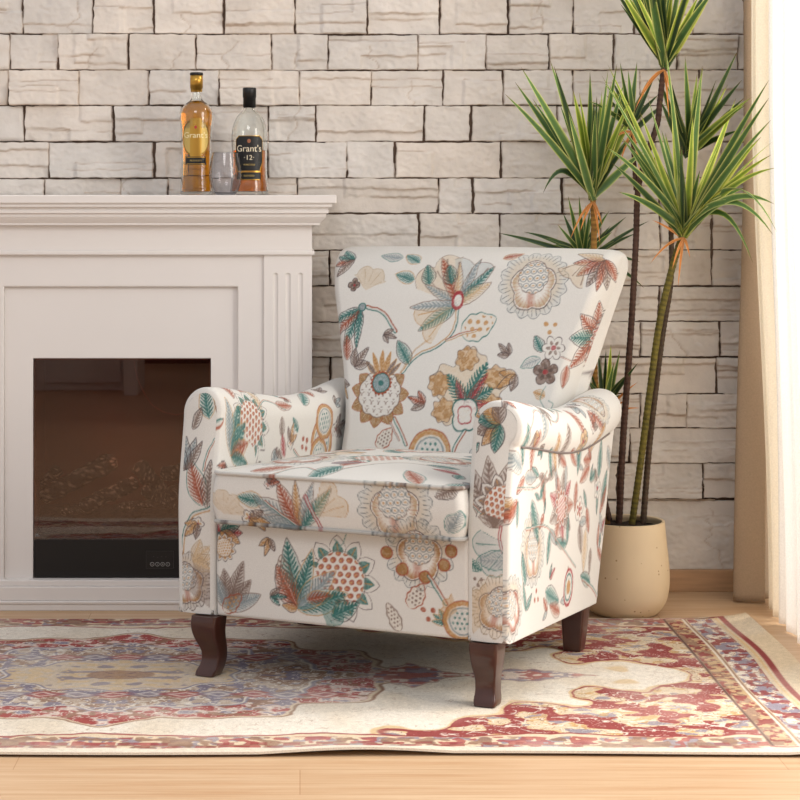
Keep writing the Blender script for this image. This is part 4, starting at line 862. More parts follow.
def make_arm(sgn, CA, CF):
    mb = MB(); n = len(S0); tv = np.concatenate([np.linspace(0, .02, 7), np.linspace(.0235, 1, 270)]); G = np.zeros((len(tv), n, 3)); Cc = np.zeros((len(tv), n, 2)); r = .012
    front = None
    for i, t in enumerate(tv):
        sec, K = arm_section(t*.66*1.12, sgn)
        T = np.roll(sec, -1, 0)-np.roll(sec, 1, 0); T /= np.linalg.norm(T, axis=1)[:, None]+1e-9; nr = np.stack([T[:, 1], -T[:, 0]], -1)   # inward (clockwise loop)
        z = sec[:, 1]; v0 = vfront(z); v = v0+(vrear(z)-v0)*t
        dv = v-v0; ins = r-np.sqrt(np.clip(r*r-(r-np.clip(dv, 0, r))**2, 0, None)); de = vrear(z)-v; r3 = .03
        ins = ins+(r3-np.sqrt(np.clip(r3*r3-(r3-np.clip(de, 0, r3))**2, 0, None)))*.8
        q = sec+nr*ins[:, None]; puff = .004*np.sin(PI*t)*((np.arange(n) > 110) & (np.arange(n) < 240))
        G[i] = np.stack([q[:, 0]*sgn, v, q[:, 1]], -1)
        # loop length for colour
        ks = [0, 110, 240, 390, 420]; l = np.interp(np.arange(n), ks, list(K0)); Cc[i] = np.stack([v, l], -1)
        if i == 0: front = q.copy()
    mb.grid(G, CA.sample(Cc[..., 0], Cc[..., 1]), cv=True, flip=(sgn > 0))
    # rear cap
    e = G[-1]; m = e.mean(0); mb.grid(np.stack([e, e*.5+m*.5, np.tile(m, (n, 1))]), lin(BASE), cv=True, flip=(sgn > 0))
    # front cap as rows of equal height
    zlo, zhi = front[:, 1].min(), front[:, 1].max(); rows = zlo+(zhi-zlo)*(1-(1-np.linspace(0, 1, 240))**1.35)
    inn = front[:176]; top = int(np.argmax(front[:, 1])); inn = front[:top+1]; out = front[top:390][::-1]
    uL = np.interp(rows, inn[:, 1], inn[:, 0]); o_z = np.maximum.accumulate(out[:, 1]); uR = np.interp(rows, o_z, out[:, 0])
    s = np.linspace(0, 1, 64); U = uL[None]+(uR-uL)[None]*s[:, None]; Zr = np.tile(rows, (64, 1))
    V = vfront(Zr)-.004*np.sin(PI*s)[:, None]*ss((zhi-Zr)/.03)
    mb.grid(np.stack([U*sgn, V, Zr], -1), CF.sample(U*sgn, Zr), flip=(sgn < 0))
    a = mb.build('armrest', M_fabric, CH)
    # piping round the front panel
    k = slice(60, 384); p = front[k]; v = vfront(p[:, 1])+.003
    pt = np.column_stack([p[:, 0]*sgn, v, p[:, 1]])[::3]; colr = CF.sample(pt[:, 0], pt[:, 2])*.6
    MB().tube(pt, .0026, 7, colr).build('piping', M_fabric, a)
    vs = np.linspace(.03, .60, 90); pp = []
    for v in vs:
        sec, K = arm_section(v*1.12, sgn); q = sec[240]; pp.append((q[0]*sgn+.0005*sgn, vfront(q[1])*(1-v/.66)+v/.66*vrear(q[1]), q[1]-.001))
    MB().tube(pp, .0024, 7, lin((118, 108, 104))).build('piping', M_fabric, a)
make_arm(1, CVR, CVr); make_arm(-1, CVL, CVl)
# ---- cabriole legs
def make_leg(u, v, h, du, dv, back_=False):
    mb = MB(); n = 26; t = np.linspace(0, 1, n)         # 0 top, 1 floor
    if not back_:
        off = np.interp(t, [0, .15, .35, .62, .82, 1], [0, .004, .001, -.012, -.009, .005]); wd = np.interp(t, [0, .15, .35, .62, .82, .94, 1], [.0290, .0290, .0262, .0208, .0208, .0232, .0212])
    else:
        off = np.interp(t, [0, .3, 1], [0, .002, .026]); wd = np.interp(t, [0, .3, .9, 1], [.0275, .0250, .0205, .0190])
    k = 6; ang = []; cs = []
    for cxs, cys in ((1, -1), (1, 1), (-1, 1), (-1, -1)):
        a0 = math.atan2(cys, cxs)-PI/4
        for q in np.linspace(0, PI/2, k): cs.append((cxs*.78+.22*math.cos(a0+q), cys*.78+.22*math.sin(a0+q)))
    cs = np.array(cs); z = .0078+(h-.0078)*(1-t)
    off = np.convolve(np.pad(off, 2, 'edge'), np.ones(5)/5, 'valid'); wd = np.convolve(np.pad(wd, 1, 'edge'), np.ones(3)/3, 'valid')
    G = np.zeros((n, len(cs), 3)); G[..., 0] = u+off[:, None]*du+wd[:, None]*cs[:, 0]; G[..., 1] = v+off[:, None]*dv+wd[:, None]*cs[:, 1]; G[..., 2] = z[:, None]
    mb.grid(G, cv=True); m_ = len(cs)
    mb.q.append((0, np.array([list(range((n-1)*m_, n*m_))]))); mb.q.append((0, np.array([list(range(m_))[::-1]])))
    return autosmooth(mb.build('leg', M_leg, CH), 45)
make_leg(.308, .020, .131, .10, -.7); make_leg(-.297, .012, .131, -.62, -.8)
make_leg(.322, .555, .108, 0, -.35, True); make_leg(-.318, .555, .108, 0, -.35, True)

# ================================================================= RUG
RX0, RX1, RY0, RY1 = -1.80, 1.055, 3.560, 4.692
def make_rug():
    cx, cy = -.372, 4.143
    xs_ = np.concatenate([np.linspace(RX0, -.85, 100, endpoint=False), np.linspace(-.85, RX1, 860)]); ys_ = np.linspace(RY0, RY1, 420)
    X, Y = np.meshgrid(xs_, ys_, indexing='ij')
    wx = (fbm(X*26, Y*26, 2, 70)-.5)*.016; wy = (fbm(X*26, Y*26, 2, 77)-.5)*.016; Xw = X+wx; Yw = Y+wy
    ax = np.abs(Xw-cx); ay = np.abs(Yw-cy)
    n1 = fbm(ax*26, ay*40, 3, 80); n2 = fbm(ax*60, ay*80, 2, 83); n3 = fbm(ax*9, ay*9, 2, 85); n4 = fbm(ax*44, ay*60, 2, 88)
    cream = np.array([224, 217, 205.]); beige = np.array([206, 188, 162.]); red = np.array([158, 78, 76.]); blue = np.array([128, 122, 140.]); brn = np.array([142, 110, 92.]); gold = np.array([208, 180, 138.]); mar = np.array([140, 66, 66.])
    C = np.tile(cream, (*X.shape, 1)); C = C-(14*ss(n3, .4, .7))[..., None]*np.array([.5, .8, 1.2])
    def put(m, c, a=1.):
        nonlocal C
        m = np.clip(m, 0, 1)[..., None]*a; C = C*(1-m)+np.asarray(c)*m
    def sm(d, w=.0035): return np.clip(.5-d/w, 0, 1)
    # medallion: scalloped lozenge
    th = np.arctan2(ay/.36, ax/.56); r = np.hypot(ax/.56, ay/.36)
    R = 1+.055*np.cos(12*th)+.03*np.cos(20*th); R = R+.16*np.exp(-(th/.16)**2)
    d = (r-R)*.4
    put(sm(d-.012), beige, .9); put(sm(np.abs(d-.010)-.003), brn, .9); put(sm(d), red, .95)
    put(sm(d)*sm(.46-n1, .06), cream, .8); put(sm(d)*sm(.60-n1, .04), blue, .85); put(sm(d)*(np.abs(n2-.5) < .035), cream, .85); put(sm(d)*(n4 > .66), brn, .8)
    d2 = (r-R*.74)*.4
    put(sm(d2-.010), cream); put(sm(np.abs(d2-.008)-.003), blue, .8); put(sm(d2), (184, 166, 150)); put(sm(d2)*sm(.52-n1, .06), brn, .75); put(sm(d2)*sm(.58-n4, .05), blue, .85); put(sm(d2)*(np.abs(n2-.5) < .04), cream, .9)
    for k in range(7):
        q = np.abs(((ax-.07*k)/.05))+np.abs((ay-.16)/.03); put(sm((q-1)*.02)*(r < .95), blue if k % 2 else red, .7); put(sm((np.abs(q-.5)-.1)*.02)*(r < .95), cream, .8)
    d3 = (np.hypot(ax/.24, ay/.12)*(1+.07*np.cos(10*th))-1)*.15
    put(sm(d3-.008), cream); put(sm(np.abs(d3)-.0045), blue); put(sm(d3), (200, 184, 164)); put(sm(d3)*sm(.5-n4, .05), gold, .6); put(sm(d3)*sm(.6-n1, .05), blue, .7)
    put(sm((np.hypot(ax/.07, ay/.04)-1)*.05), brn, .6)
    # pendants beyond the medallion tips
    for c0, hw_, hh_ in ((.83, .15, .055), (.60, .10, .10)):
        q = np.abs((ax-c0)/hw_)+np.abs(ay/hh_)+.14*np.cos(ax*150)*.5; dd = (q-1)*.06
        put(sm(dd-.005), cream, .8); put(sm(dd), red, .7); put(sm(dd)*sm(.47-n2, .06), cream, .85); put(sm(dd)*(n1 > .6), blue, .7); put(sm(np.abs(dd-.003)-.0016), brn, .7)
    # corner pieces
    ex = RX1-(cx+np.abs(X-cx))       # distance from the end
    ey = (RY1-RY0)/2-ay
    cr = (ax-.66)/.56+(ay-.20)/.40-.42+.15*np.cos(ax*30)*np.cos(ay*24)+.5*(n3-.5)
    dc = -cr*.2
    put(sm(dc-.008), gold, .85); put(sm(dc), beige, .9)
    wq = fbm(ax*7, ay*11, 1, 131)*2.2; na = .5+.16*np.sin(ax*30+wq*3)*np.cos(ay*42+wq*4)+.5*(fbm(ax*20+3, ay*34, 2, 101)-.5); nb_ = .5+.12*np.cos(ax*52+wq*4)*np.sin(ay*64)+.6*(fbm(ax*26, ay*44+5, 2, 103)-.5)
    put(sm(dc)*sm(.58-nb_, .02), (226, 210, 178), .95); put(sm(dc)*sm(.49-na if False else na-.49, .02), mar, .92); put(sm(dc)*(np.abs(na-.505) < .012), gold, .9)
    put(sm(dc)*sm(.60-nb_, .02)*(na > .5), blue, .8); put(sm(dc)*(n4 > .64)*(na > .5), (190, 150, 96), .7); put(sm(dc)*(np.abs(nb_-.5) < .014), cream, .9); put(sm(dc)*(np.abs(n2-.5) < .018)*(na > .5), brn, .8); put(sm(np.abs(dc+.004)-.003), mar, .7)
    put(sm(dc+.02)*(np.abs(n2-.46) < .012), cream, .5)
    # faint scrolls in the cream field
    put((np.abs(n1-.5) < .008)*(dc > .01)*(d > .02), brn, .35)
    # long side borders
    wav = .095+.022*np.abs(np.cos((Xw-cx)*PI/.42))**2
    put(sm(ey-wav), (214, 196, 170)); put(sm(np.abs(ey-wav)-.004), mar, .85)
    mo = fbm(ax*55, ey*60, 2, 90); mo2 = fbm(ax*38, ey*40, 2, 93)
    inb = sm(ey-.092)
    put(inb*sm(.52-mo, .05), blue, .75); put(inb*sm(.60-mo2, .05), brn, .8); put(inb*(mo2 < .40), red, .75)
    chk = ((np.floor(X/.03)+np.floor(ey/.018)) % 2)
    put(inb*(ey < .055)*chk*(vnoise(X/.05, ey/.05, 3) > .45), mar, .6); put(sm(np.abs(ey-.035)-.0025), brn, .9)
    # end borders
    ine = sm(ex-.205); put(ine*(ey > .03), beige)
    m3 = fbm(ex*75, ay*60, 3, 95); m4 = fbm(ex*60, ay*45, 3, 97); b1_ = (ex > .088)*(ex < .148)*(ey > .035); b2_ = (ex > .158)*(ex < .198)*(ey > .035)
    put(b1_*1., cream, .8); put(b1_*sm(.5-m3, .05), blue, .8); put(b1_*sm(.56-m4, .05), mar, .8); put(b1_*(np.abs(m3-.42) < .03), brn, .6)
    put(b2_*1., brn, .8); put(b2_*sm(.53-m4, .05), mar, .8); put(b2_*(m3 > .56), gold, .8)
    for e0, w_, cc in ((.061, .007, mar), (.0765, .003, gold), (.152, .0022, brn), (.157, .0022, cream), (.202, .003, (96, 70, 66))): put(sm(np.abs(ex-e0)-w_)*(ey > .028), cc, .95)
    # plain selvedge
    put(sm(ey-.020-.003*np.sin(X*30)), (220, 209, 192)); put(sm(ex-.053), (214, 196, 168))
    fade = ss(fbm(X*7, Y*7, 3, 99),   .35, .75)*.32; C = C*(1-fade[..., None])+cream*fade[..., None]
    C = C*(1-.10*(fbm(X*160, Y*120, 2, 60)-.5))[..., None]
    # undulation
    lift = lambda e, l: np.exp(-np.clip(e, 0, None)/l)
    z = .0055+.0045*np.clip(np.sin(X*6.3+1.0)+.6*np.sin(X*14.1), 0, 2)*lift(Y-RY0, .05)+.004*lift(RY1-Y, .04)*(1+np.sin(X*7+2))*.2
    cor = np.exp(-((X-RX1)**2+(Y-RY1)**2)/.10**2); z = z+.006*cor+.004*np.exp(-(Y-RY0)/.03)+.010*lift(RX1-X, .03)*(.5+.5*np.sin(Y*11+1))
    Xo = X+.010*np.sin(Y*9)*ss(X, .8, RX1); Yo = Y+.006*np.sin(X*5.1)*ss(RY0+.15-Y, 0, .15)*1.0
    mb = MB(); G = np.stack([Xo, Yo, z], -1); mb.grid(G, lin(C))
    # edges and underside
    for g in (G[:, 0], G[::-1, -1], G[-1, :], G[0, ::-1]):
        lo = g.copy(); lo[:, 2] = np.maximum(g[:, 2]-.0045, .0006); mb.grid(np.stack([lo, g]), lin((238, 230, 216)), flip=True)
    o = mb.build('rug', M_rug); tag(o, 'faded cream rug with red and blue medallion and ornate borders, under the armchair', 'rug')
make_rug()

# ================================================================= POTTED PLANT
PC = np.array([.777, 4.784])
pp = empty('potted_dracaena', (PC[0], PC[1], 0)); tag(pp, 'tall potted dracaena with variegated spiky leaf crowns in a speckled cream pot', 'potted plant')
M_pot = mat('speckled_ceramic', (226, 205, 170), rough=.55, noise=(8, .06), bump=(40, .1, .001))
def potmat():
    N = M_pot.node_tree.nodes; L = M_pot.node_tree.links; b = N['Principled BSDF']; old = b.inputs['Base Color'].links[0].from_socket
    tc = N.new('ShaderNodeTexCoord'); v = N.new('ShaderNodeTexVoronoi'); v.inputs['Scale'].default_value = 55; L.new(tc.outputs['Object'], v.inputs['Vector'])
    n = N.new('ShaderNodeTexNoise'); n.inputs['Scale'].default_value = 30; L.new(tc.outputs['Object'], n.inputs['Vector'])
    a = N.new('ShaderNodeMath'); a.operation = 'LESS_THAN'; a.inputs[1].default_value = .12; L.new(v.outputs['Distance'], a.inputs[0])
    g = N.new('ShaderNodeMath'); g.operation = 'GREATER_THAN'; g.inputs[1].default_value = .5; L.new(n.outputs['Fac'], g.inputs[0])
    mm = N.new('ShaderNodeMath'); mm.operation = 'MULTIPLY'; L.new(a.outputs[0], mm.inputs[0]); L.new(g.outputs[0], mm.inputs[1])
    mx = N.new('ShaderNodeMix'); mx.data_type = 'RGBA'; L.new(mm.outputs[0], mx.inputs['Factor']); L.new(old, mx.inputs['A']); mx.inputs['B'].default_value = (*lin((178, 146, 104)), 1); L.new(mx.outputs['Result'], b.inputs['Base Color'])
potmat()
po = smoothprof([(0, 0), (.060, .0), (.080, .006), (.099, .035), (.1055, .075), (.1045, .12), (.0985, .175), (.0945, .218), (.0935, .222), (.088, .222), (.087, .216), (.088, .19), (.0, .19)], 5)
MB().lathe(po, 72).build('pot', M_pot, pp)
a = np.linspace(0, 2*PI, 60, endpoint=False); rr = np.linspace(0, .0895, 18); Rg, Ag = np.meshgrid(rr, a, indexing='ij')
MB().grid(np.stack([Rg*np.cos(Ag), Rg*np.sin(Ag), .200+.012*fbm(Rg*np.cos(Ag)*70+9, Rg*np.sin(Ag)*70, 3, 5)], -1), cv=True).build('soil', M_soil, pp)
def PL(px, py, D): q = P(px, py, D); return np.array([q[0]-PC[0], q[1]-PC[1], q[2]])
def trunk(pts, r0, r1, c, ringc, name='stem'):
    pts = smooth3(pts, 14); n = len(pts); d = np.r_[0, np.cumsum(np.linalg.norm(np.diff(pts, axis=0), axis=1))]; m = int(d[-1]/.0035); q = np.linspace(0, d[-1], m)
    P3 = np.stack([np.interp(q, d, pts[:, k]) for k in range(3)], -1); r = np.linspace(r0, r1, m)*(1+.06*np.sin(q*2*PI/.012)); t = (.5+.5*np.sin(q*2*PI/.012))*(.4+.6*fbm(q*40, q*0, 2, 5))
    C = lin(np.array(c)*(1-t[:, None])+np.array(ringc)*t[:, None]); return MB().tube(P3, r, 12, C).build(name, M_stem, pp)
def smooth3(pts, n=10):
    pts = np.array(pts, float); Q = np.vstack([2*pts[0]-pts[1], pts, 2*pts[-1]-pts[-2]]); out = []
    for i in range(1, len(Q)-2):
        for k in range(n):
            t = k/n; out.append(.5*((2*Q[i])+(-Q[i-1]+Q[i+1])*t+(2*Q[i-1]-5*Q[i]+4*Q[i+1]-Q[i+2])*t*t+(-Q[i-1]+3*Q[i]-3*Q[i+1]+Q[i+2])*t**3))
    out.append(pts[-1]); return np.array(out)
BR, BR2, GRN, GR2 = (92, 66, 54), (66, 44, 36), (120, 110, 40), (74, 66, 30)
trunk([PL(619, 524, 4.83), PL(623, 440, 4.84), PL(631, 330, 4.85), PL(636, 240, 4.86), PL(638, 190, 4.86), PL(647, 155, 4.86), PL(657, 125, 4.86), PL(660, 100, 4.86), PL(664, 66, 4.86)], .0085, .0070, BR, BR2)
trunk([PL(636, 190, 4.862), PL(634, 160, 4.875), PL(632, 128, 4.88)], .006, .005, BR, BR2)
trunk([PL(632, 524, 4.79), PL(641, 460, 4.79), PL(650, 390, 4.785), PL(660, 320, 4.78), PL(673, 265, 4.78), PL(683, 234, 4.78)], .0082, .0082, GRN, GR2)
trunk([PL(643, 524, 4.83), PL(650, 440, 4.85), PL(662, 340, 4.88), PL(671, 280, 4.90), PL(671, 220, 4.91), PL(672, 180, 4.91), PL(682, 150, 4.91)], .0078, .0060, (84, 70, 50), BR2)
trunk([PL(607, 524, 4.81), PL(600, 470, 4.83), PL(596, 400, 4.85), PL(592, 300, 4.86), PL(594, 240, 4.86), PL(593, 200, 4.86)], .0080, .0072, (176, 132, 60), (120, 84, 44))
trunk([PL(607, 520, 4.845), PL(603, 460, 4.87), PL(604, 412, 4.88)], .006, .005, BR, BR2)
trunk([PL(610, 520, 4.80), PL(596, 460, 4.86), PL(582, 380, 4.90), PL(581, 270, 4.92)], .006, .005, BR, BR2)
def add_leaf(mb, p0, p1, bend, w, tone, roll, nseg=14, tipdroop=0.):
    p0 = np.array(p0); p1 = np.array(p1); L_ = np.linalg.norm(p1-p0); c = p0+(p1-p0)*.5+np.array([0, 0, 1])*bend*L_
    t = np.linspace(0, 1, nseg)[:, None]; pts = (1-t)**2*p0+2*t*(1-t)*c+t*t*p1; pts[:, 2] -= tipdroop*L_*(np.clip(t[:, 0]-.55, 0, 1)/.45)**2
    T = np.gradient(pts, axis=0); T /= np.linalg.norm(T, axis=1)[:, None]
    ref = np.array([math.sin(roll), -math.cos(roll), .25]); Wd = np.cross(T, ref); Wd /= np.linalg.norm(Wd, axis=1)[:, None]; Nn = np.cross(Wd, T)
    t = t[:, 0]; prof = np.where(t < .25, .60+.40*ss(t, 0, .25), 1-ss(t, .3, 1)**1.0*0-(np.clip((t-.25)/.75, 0, 1))**1.9)
    hw_ = w*1.12*np.clip(prof, .02, 1); s = np.array([-1, -.62, -.2, .2, .62, 1]); fold = .30
    G = pts[:, None]+Wd[:, None]*(s[None, :, None]*hw_[:, None, None])+Nn[:, None]*((np.abs(s)*fold)[None, :, None]*hw_[:, None, None])
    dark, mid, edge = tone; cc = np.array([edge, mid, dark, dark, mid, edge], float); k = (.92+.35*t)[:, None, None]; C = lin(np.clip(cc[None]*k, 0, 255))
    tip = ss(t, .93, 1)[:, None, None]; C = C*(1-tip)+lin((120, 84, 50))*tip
    mb.grid(G, C)
TG = ((58, 88, 44), (74, 104, 46), (190, 190, 110)); TD = ((38, 60, 36), (50, 74, 38), (120, 128, 66)); TY = ((104, 128, 44), (150, 166, 60), (214, 212, 120)); TB = ((76, 108, 58), (96, 126, 60), (206, 208, 132))
rl = random.Random(5)
def crown(base, D, tips, tones, extra=10, spread=(60, 110), w=.0085, wallside=None, ang=(20, 160), name='leaf_crown'):
    mb = MB(); b0 = PL(*base, D)
    for tp in tips:
        px, py = tp[0], tp[1]; bend = tp[2] if len(tp) > 2 else rl.uniform(.0, .10); tone = tones[tp[3]] if len(tp) > 3 else rl.choice(tones); droop = tp[4] if len(tp) > 4 else 0.
        l = math.hypot(px-base[0], py-base[1]); dd = rl.uniform(-.13, .06)*min(1, l/100); De = min(D+dd, 5.005)
        if px > 700: De = min(De, 1.045*F_/(px-CX))
        bb = b0+np.array([rl.uniform(-.006, .006), rl.uniform(-.006, .006), rl.uniform(-.004, .02)])
        add_leaf(mb, bb, PL(px, py, De), bend, w*rl.uniform(.85, 1.15), tone, rl.uniform(-.7, .7), tipdroop=droop)
    for k in range(extra):
        a = math.radians(rl.uniform(*ang)); l = rl.uniform(*spread)
        De = min(D+rl.uniform(-.15, .10), 5.005); De = min(De, 1.03*F_/max(1, base[0]+l*math.cos(a)-CX)); bb = b0+np.array([rl.uniform(-.006, .006), 0, rl.uniform(-.004, .02)])
        add_leaf(mb, bb, PL(base[0]+l*math.cos(a), base[1]-l*math.sin(a), De), rl.uniform(0, .1), w*rl.uniform(.8, 1.1), rl.choice(tones), rl.uniform(-.9, .9))
    o = mb.build(name, M_leaf, pp)
    return o
def dry(base, D, tips):
    mb = MB(); b0 = PL(*base, D)
    for px, py in tips: add_leaf(mb, b0, PL(px, py, D-.02), .25 if py > base[1] else .1, .0030, ((176, 110, 50), (190, 124, 60), (200, 140, 80)), rl.uniform(-.5, .5))
    mb.build('dry_leaves', M_leaf, pp)
G4 = [TG, TB, TY, TD]
crown((664, 68), 4.86, [(664+(q[0]-664)*.84, *q[1:]) for q in [(610, -12, 0), (618, -30, .02), (628, -45), (640, -50), (652, -50), (664, -60), (676, -50), (688, -45), (702, -32), (716, -12, .02), (722, -8, .03), (634, -25), (694, -20), (648, -30), (705, -4, 0), (612, 4, .02)]], [TG, TD, TG, TD, TY], 12, (80, 115), .0090, ang=(56, 124))
crown((592, 200), 4.86, [(505, 94, .06, 0), (515, 82, .0, 0), (521, 67, .02, 1), (550, 60, .0, 1), (554, 66, 0, 3), (573, 90, 0, 2), (579, 92, 0, 2), (590, 72, 0, 0), (594, 100, 0, 3), (602, 90, 0, 2), (611, 84, 0, 1), (617, 64, 0, 0), (625, 80, 0, 1), (630, 100, 0, 2), (636, 108, .02, 2), (642, 92, .0, 0), (640, 126, .04, 0), (645, 150, .05, 1), (543, 177, .5, 3, .30), (532, 98, .04, 0), (560, 105, .0, 0), (568, 120, 0, 3), (628, 140, .0, 3), (625, 115, 0, 0), (608, 70, 0, 1)], G4, 10, (70, 105), .0092, ang=(55, 125))
crown((684, 236), 4.78, [(608, 65, .03, 2), (602, 76, .03, 1), (666, 50, .02, 1), (648, 98, .02, 1), (640, 112, 0, 2), (672, 100, 0, 2), (693, 115, 0, 2), (702, 66, 0, 1), (736, 98, 0, 2), (769, 80, .04, 0), (769, 98, .05, 0), (771, 120, .06, 1), (761, 137, .08, 2), (772, 142, .08, 2), (771, 155, .09, 2), (775, 168, .14, 2), (777, 213, .34, 1, .10), (774, 204, .24, 1), (753, 240, .50, 0, .25), (773, 226, .32, 1, .05), (752, 148, .05, 2), (618, 192, .12, 0), (612, 163, .08, 0), (606, 147, .12, 0), (622, 138, .10, 1), (619, 124, .12, 1), (725, 132, .05, 2), (715, 160, .05, 2), (700, 170, .0, 0), (660, 160, .0, 3), (655, 185, .1, 0), (720, 178, .3, 2, .2), (710, 186, .3, 1, .35), (745, 188, .2, 1), (680, 150, 0, 3)], G4, 12, (60, 110), .0086, ang=(35, 135))
crown((688, 156), 4.92, [(685, 56, 0, 0), (697, 74, 0, 2), (703, 66, 0, 1), (738, 50, 0, 3), (742, 80, .02, 3), (744, 98, .03, 3), (735, 110, .05, 3), (728, 70, .0, 3), (720, 92, 0, 0), (716, 80, 0, 3), (660, 100, 0, 3), (672, 84, 0, 3), (740, 130, .05, 3)], [TG, TG, TY, TD], 9, (60, 95), .0080, ang=(30, 115))
crown((632, 130), 4.88, [(620, 62, 0, 0), (612, 80, 0, 3), (628, 70, 0, 1), (637, 62, 0, 0), (648, 80, 0, 3), (655, 76, .05, 3), (606, 95, .05, 3), (658, 95, .06, 3), (612, 112, .1, 3)], [TG, TB, TY, TD], 5, (40, 65), .0062)
crown((583, 262), 4.92, [(498, 233, .05, 3), (524, 232, .1, 3), (545, 238, .1, 3), (568, 196, 0, 0), (579, 196, 0, 2), (563, 213, 0, 3), (600, 215, 0, 3), (626, 217, 0, 3), (649, 221, .08, 3), (590, 210, 0, 0), (612, 232, .05, 0), (637, 233, .06, 3), (553, 245, .2, 3), (640, 262, .1, 3), (644, 288, .2, 3)], [TG, TB, TG, TD], 6, (40, 60), .0062)
crown((604, 412), 4.88, [(611, 344, 0, 2), (620, 350, 0, 0), (614, 362, 0, 1), (628, 374, .05, 3), (638, 363, .05, 3), (606, 350, 0, 3), (598, 350, 0, 3), (622, 395, .1, 3), (590, 370, 0, 3)], [TG, TB, TY, TD], 4, (35, 55), .0062)
dry((664, 70), 4.85, [(640, 96), (669, 120), (634, 112), (672, 100)]); dry((593, 202), 4.85, [(570, 240), (600, 245), (580, 232), (602, 225)]); dry((684, 238), 4.77, [(650, 264), (690, 258), (678, 288), (672, 270)])
dry((604, 414), 4.86, [(638, 382), (640, 408), (628, 400)]); dry((632, 132), 4.87, [(620, 165), (640, 175), (612, 140)]); dry((684, 240), 4.90, [(652, 220), (650, 205)])

# ================================================================= CURTAINS
def cloth_mat(name, col, trans, see, noise=None):
    m = bpy.data.materials.new(name); m.use_nodes = True; N = m.node_tree.nodes; L = m.node_tree.links; N.remove(N['Principled BSDF'])
    tc = N.new('ShaderNodeTexCoord'); n = N.new('ShaderNodeTexNoise'); n.inputs['Scale'].default_value = 260; L.new(tc.outputs['Object'], n.inputs['Vector'])
    cr = N.new('ShaderNodeValToRGB'); cr.color_ramp.elements[0].position = .3; cr.color_ramp.elements[1].position = .7
    cr.color_ramp.elements[0].color = (*(lin(col)*.90), 1); cr.color_ramp.elements[1].color = (*lin(col), 1); L.new(n.outputs['Fac'], cr.inputs['Fac'])
    d = N.new('ShaderNodeBsdfDiffuse'); t = N.new('ShaderNodeBsdfTranslucent'); L.new(cr.outputs[0], d.inputs[0]); L.new(cr.outputs[0], t.inputs[0])
    a = N.new('ShaderNodeMixShader'); a.inputs[0].default_value = trans; L.new(d.outputs[0], a.inputs[1]); L.new(t.outputs[0], a.inputs[2])
    q = N.new('ShaderNodeBsdfTransparent'); b = N.new('ShaderNodeMixShader'); b.inputs[0].default_value = see; L.new(a.outputs[0], b.inputs[1]); L.new(q.outputs[0], b.inputs[2])
    L.new(b.outputs[0], N['Material Output'].inputs[0]); return m
M_beige = cloth_mat('beige_linen', (200, 178, 153), .35, 0.); M_cream = cloth_mat('cream_voile', (253, 247, 234), .65, .10); M_sheer = cloth_mat('white_sheer', (254, 253, 251), .65, .22)
def curtain(y0, y1, xc, amp, wl, m, label, nm, name, ph=0., flare=0., ztop=2.28, zlow=.004, hemwave=.0, seed=1, xtop=0., xend=0.):
    n = max(60, int((y1-y0)*420)); y = np.linspace(y0, y1, n); z = np.concatenate([np.linspace(zlow, 1.2, 60), np.linspace(1.25, ztop, 12)])
    Y, Z = np.meshgrid(y, z, indexing='ij'); low = ss(1.3-Z, 0, 1.3)
    p = (Y-y0)/wl*2*PI+ph+.5*low*(fbm(Y*9, Z*.8, 2, seed)-.5)*4
    X = xc+xend*(y1-Y)/(y1-y0)+xtop*(1-low)+amp*(.75+.35*low)*np.sin(p)+amp*.35*np.sin(2.3*p+1)+flare*low*((Y-y0)/(y1-y0)-.5)
    Yo = Y+amp*.45*np.cos(p)
    hem = hemwave*np.sin(p*.5+1)*0
    mb = MB(); mb.grid(np.stack([X, Yo, Z], -1)); o = mb.build(name, m)
    md = o.modifiers.new('Solidify', 'SOLIDIFY'); md.thickness = .0015
    tag(o, label, 'curtain', nm); return o
curtain(4.90, 5.025, 1.124, .034, .062, M_beige, 'heavy beige curtain hanging against the stone wall behind the pale ones', 'curtains at the window', 'curtain', ph=2.4, seed=3, xtop=.006, flare=.03)
curtain(4.68, 4.87, 1.152, .018, .085, M_cream, 'cream voile curtain between the beige curtain and the white sheer', 'curtains at the window', 'curtain', ph=.6, seed=5, xend=-.010, xtop=-.046)
curtain(3.98, 4.655, 1.136, .018, .105, M_sheer, 'sunlit white sheer curtain at the right edge nearest the viewer', 'curtains at the window', 'curtain', ph=1.5, seed=9, xend=-.025, xtop=-.034)
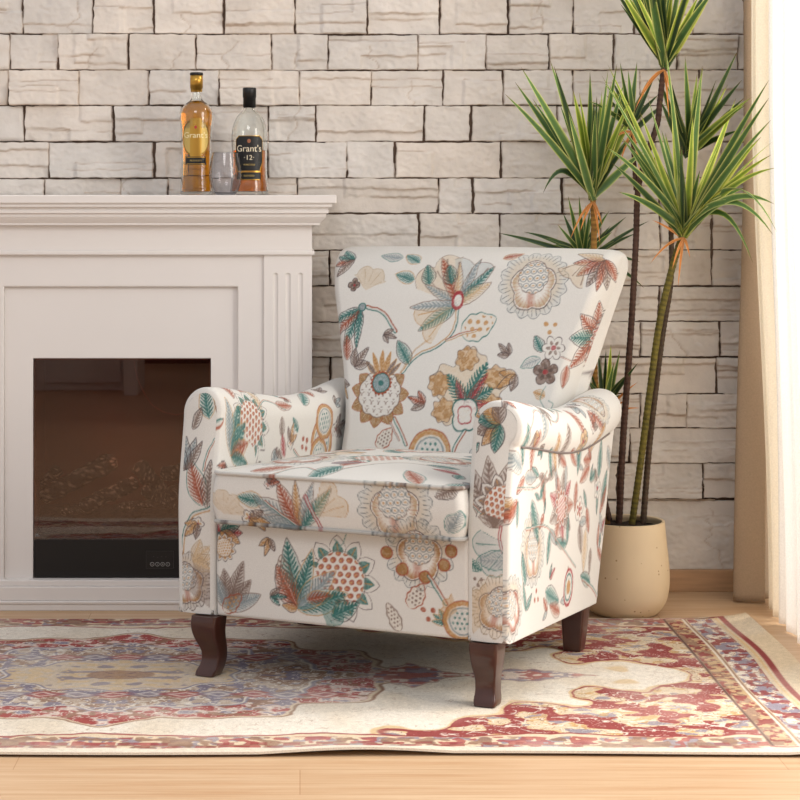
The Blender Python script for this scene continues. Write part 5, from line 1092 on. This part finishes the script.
rod = MB().tube([(1.125, y, 2.30) for y in np.linspace(1.3, 5.03, 12)], .012, 12).build('curtain_rod', mat('brushed_metal', (150, 146, 140), rough=.35, metal=1.))
tag(rod, 'metal curtain rod high above the window carrying the three curtains', 'curtain rod')

# ================================================================= LIGHT
w = bpy.data.worlds.new('World'); S.world = w; w.use_nodes = True; bg = w.node_tree.nodes['Background']
bg.inputs[0].default_value = (*lin((252, 251, 255)), 1); bg.inputs[1].default_value = .74
def lamp(name, kind, loc, target, energy, col=(255, 255, 255), **k):
    l = bpy.data.lights.new(name, kind); l.energy = energy; l.color = lin(col)
    for a, b in k.items(): setattr(l, a, b)
    o = bpy.data.objects.new(name, l); COL.objects.link(o); o.location = loc; o.rotation_euler = (Vector(target)-Vector(loc)).to_track_quat('-Z', 'Y').to_euler(); return o
lamp('sunlight', 'SUN', (4, 4.4, 3.6), (.2, 4.0, .3), 2.2, (255, 245, 232), angle=math.radians(14))
lamp('window_light', 'AREA', (2.0, 3.4, 1.4), (0, 4.3, .6), 58, (255, 248, 238), shape='RECTANGLE', size=1.6, size_y=1.8)
lamp('front_fill_light', 'AREA', (-.6, 1.6, 2.9), (.1, 4.9, .8), 24, (252, 251, 250), shape='DISK', size=1.3)  # added fill lamp, unseen, high in front; brightens wall and fireplace fronts
lamp('ember_light', 'POINT', (-.431+.121*0+(ox0+ox1)/2, YF+.045, .36), (0, 5, .3), .16, (255, 176, 146), shadow_soft_size=.05)
# ================================================================= CAMERA
cam = bpy.data.cameras.new('camera'); co = bpy.data.objects.new('camera', cam); COL.objects.link(co); co.location = (0, 0, H); co.rotation_euler = (PI/2, 0, 0)
cam.lens = F_/800*36; cam.sensor_width = 36; cam.shift_x = (400-CX)/800; cam.shift_y = -(400-CY)/800; cam.clip_end = 50
S.camera = co
S.view_settings.view_transform = 'Standard'; S.view_settings.look = 'None'
S.cycles.max_bounces = 10; S.cycles.transparent_max_bounces = 12; S.cycles.use_denoising = True; S.cycles.sample_clamp_indirect = 6
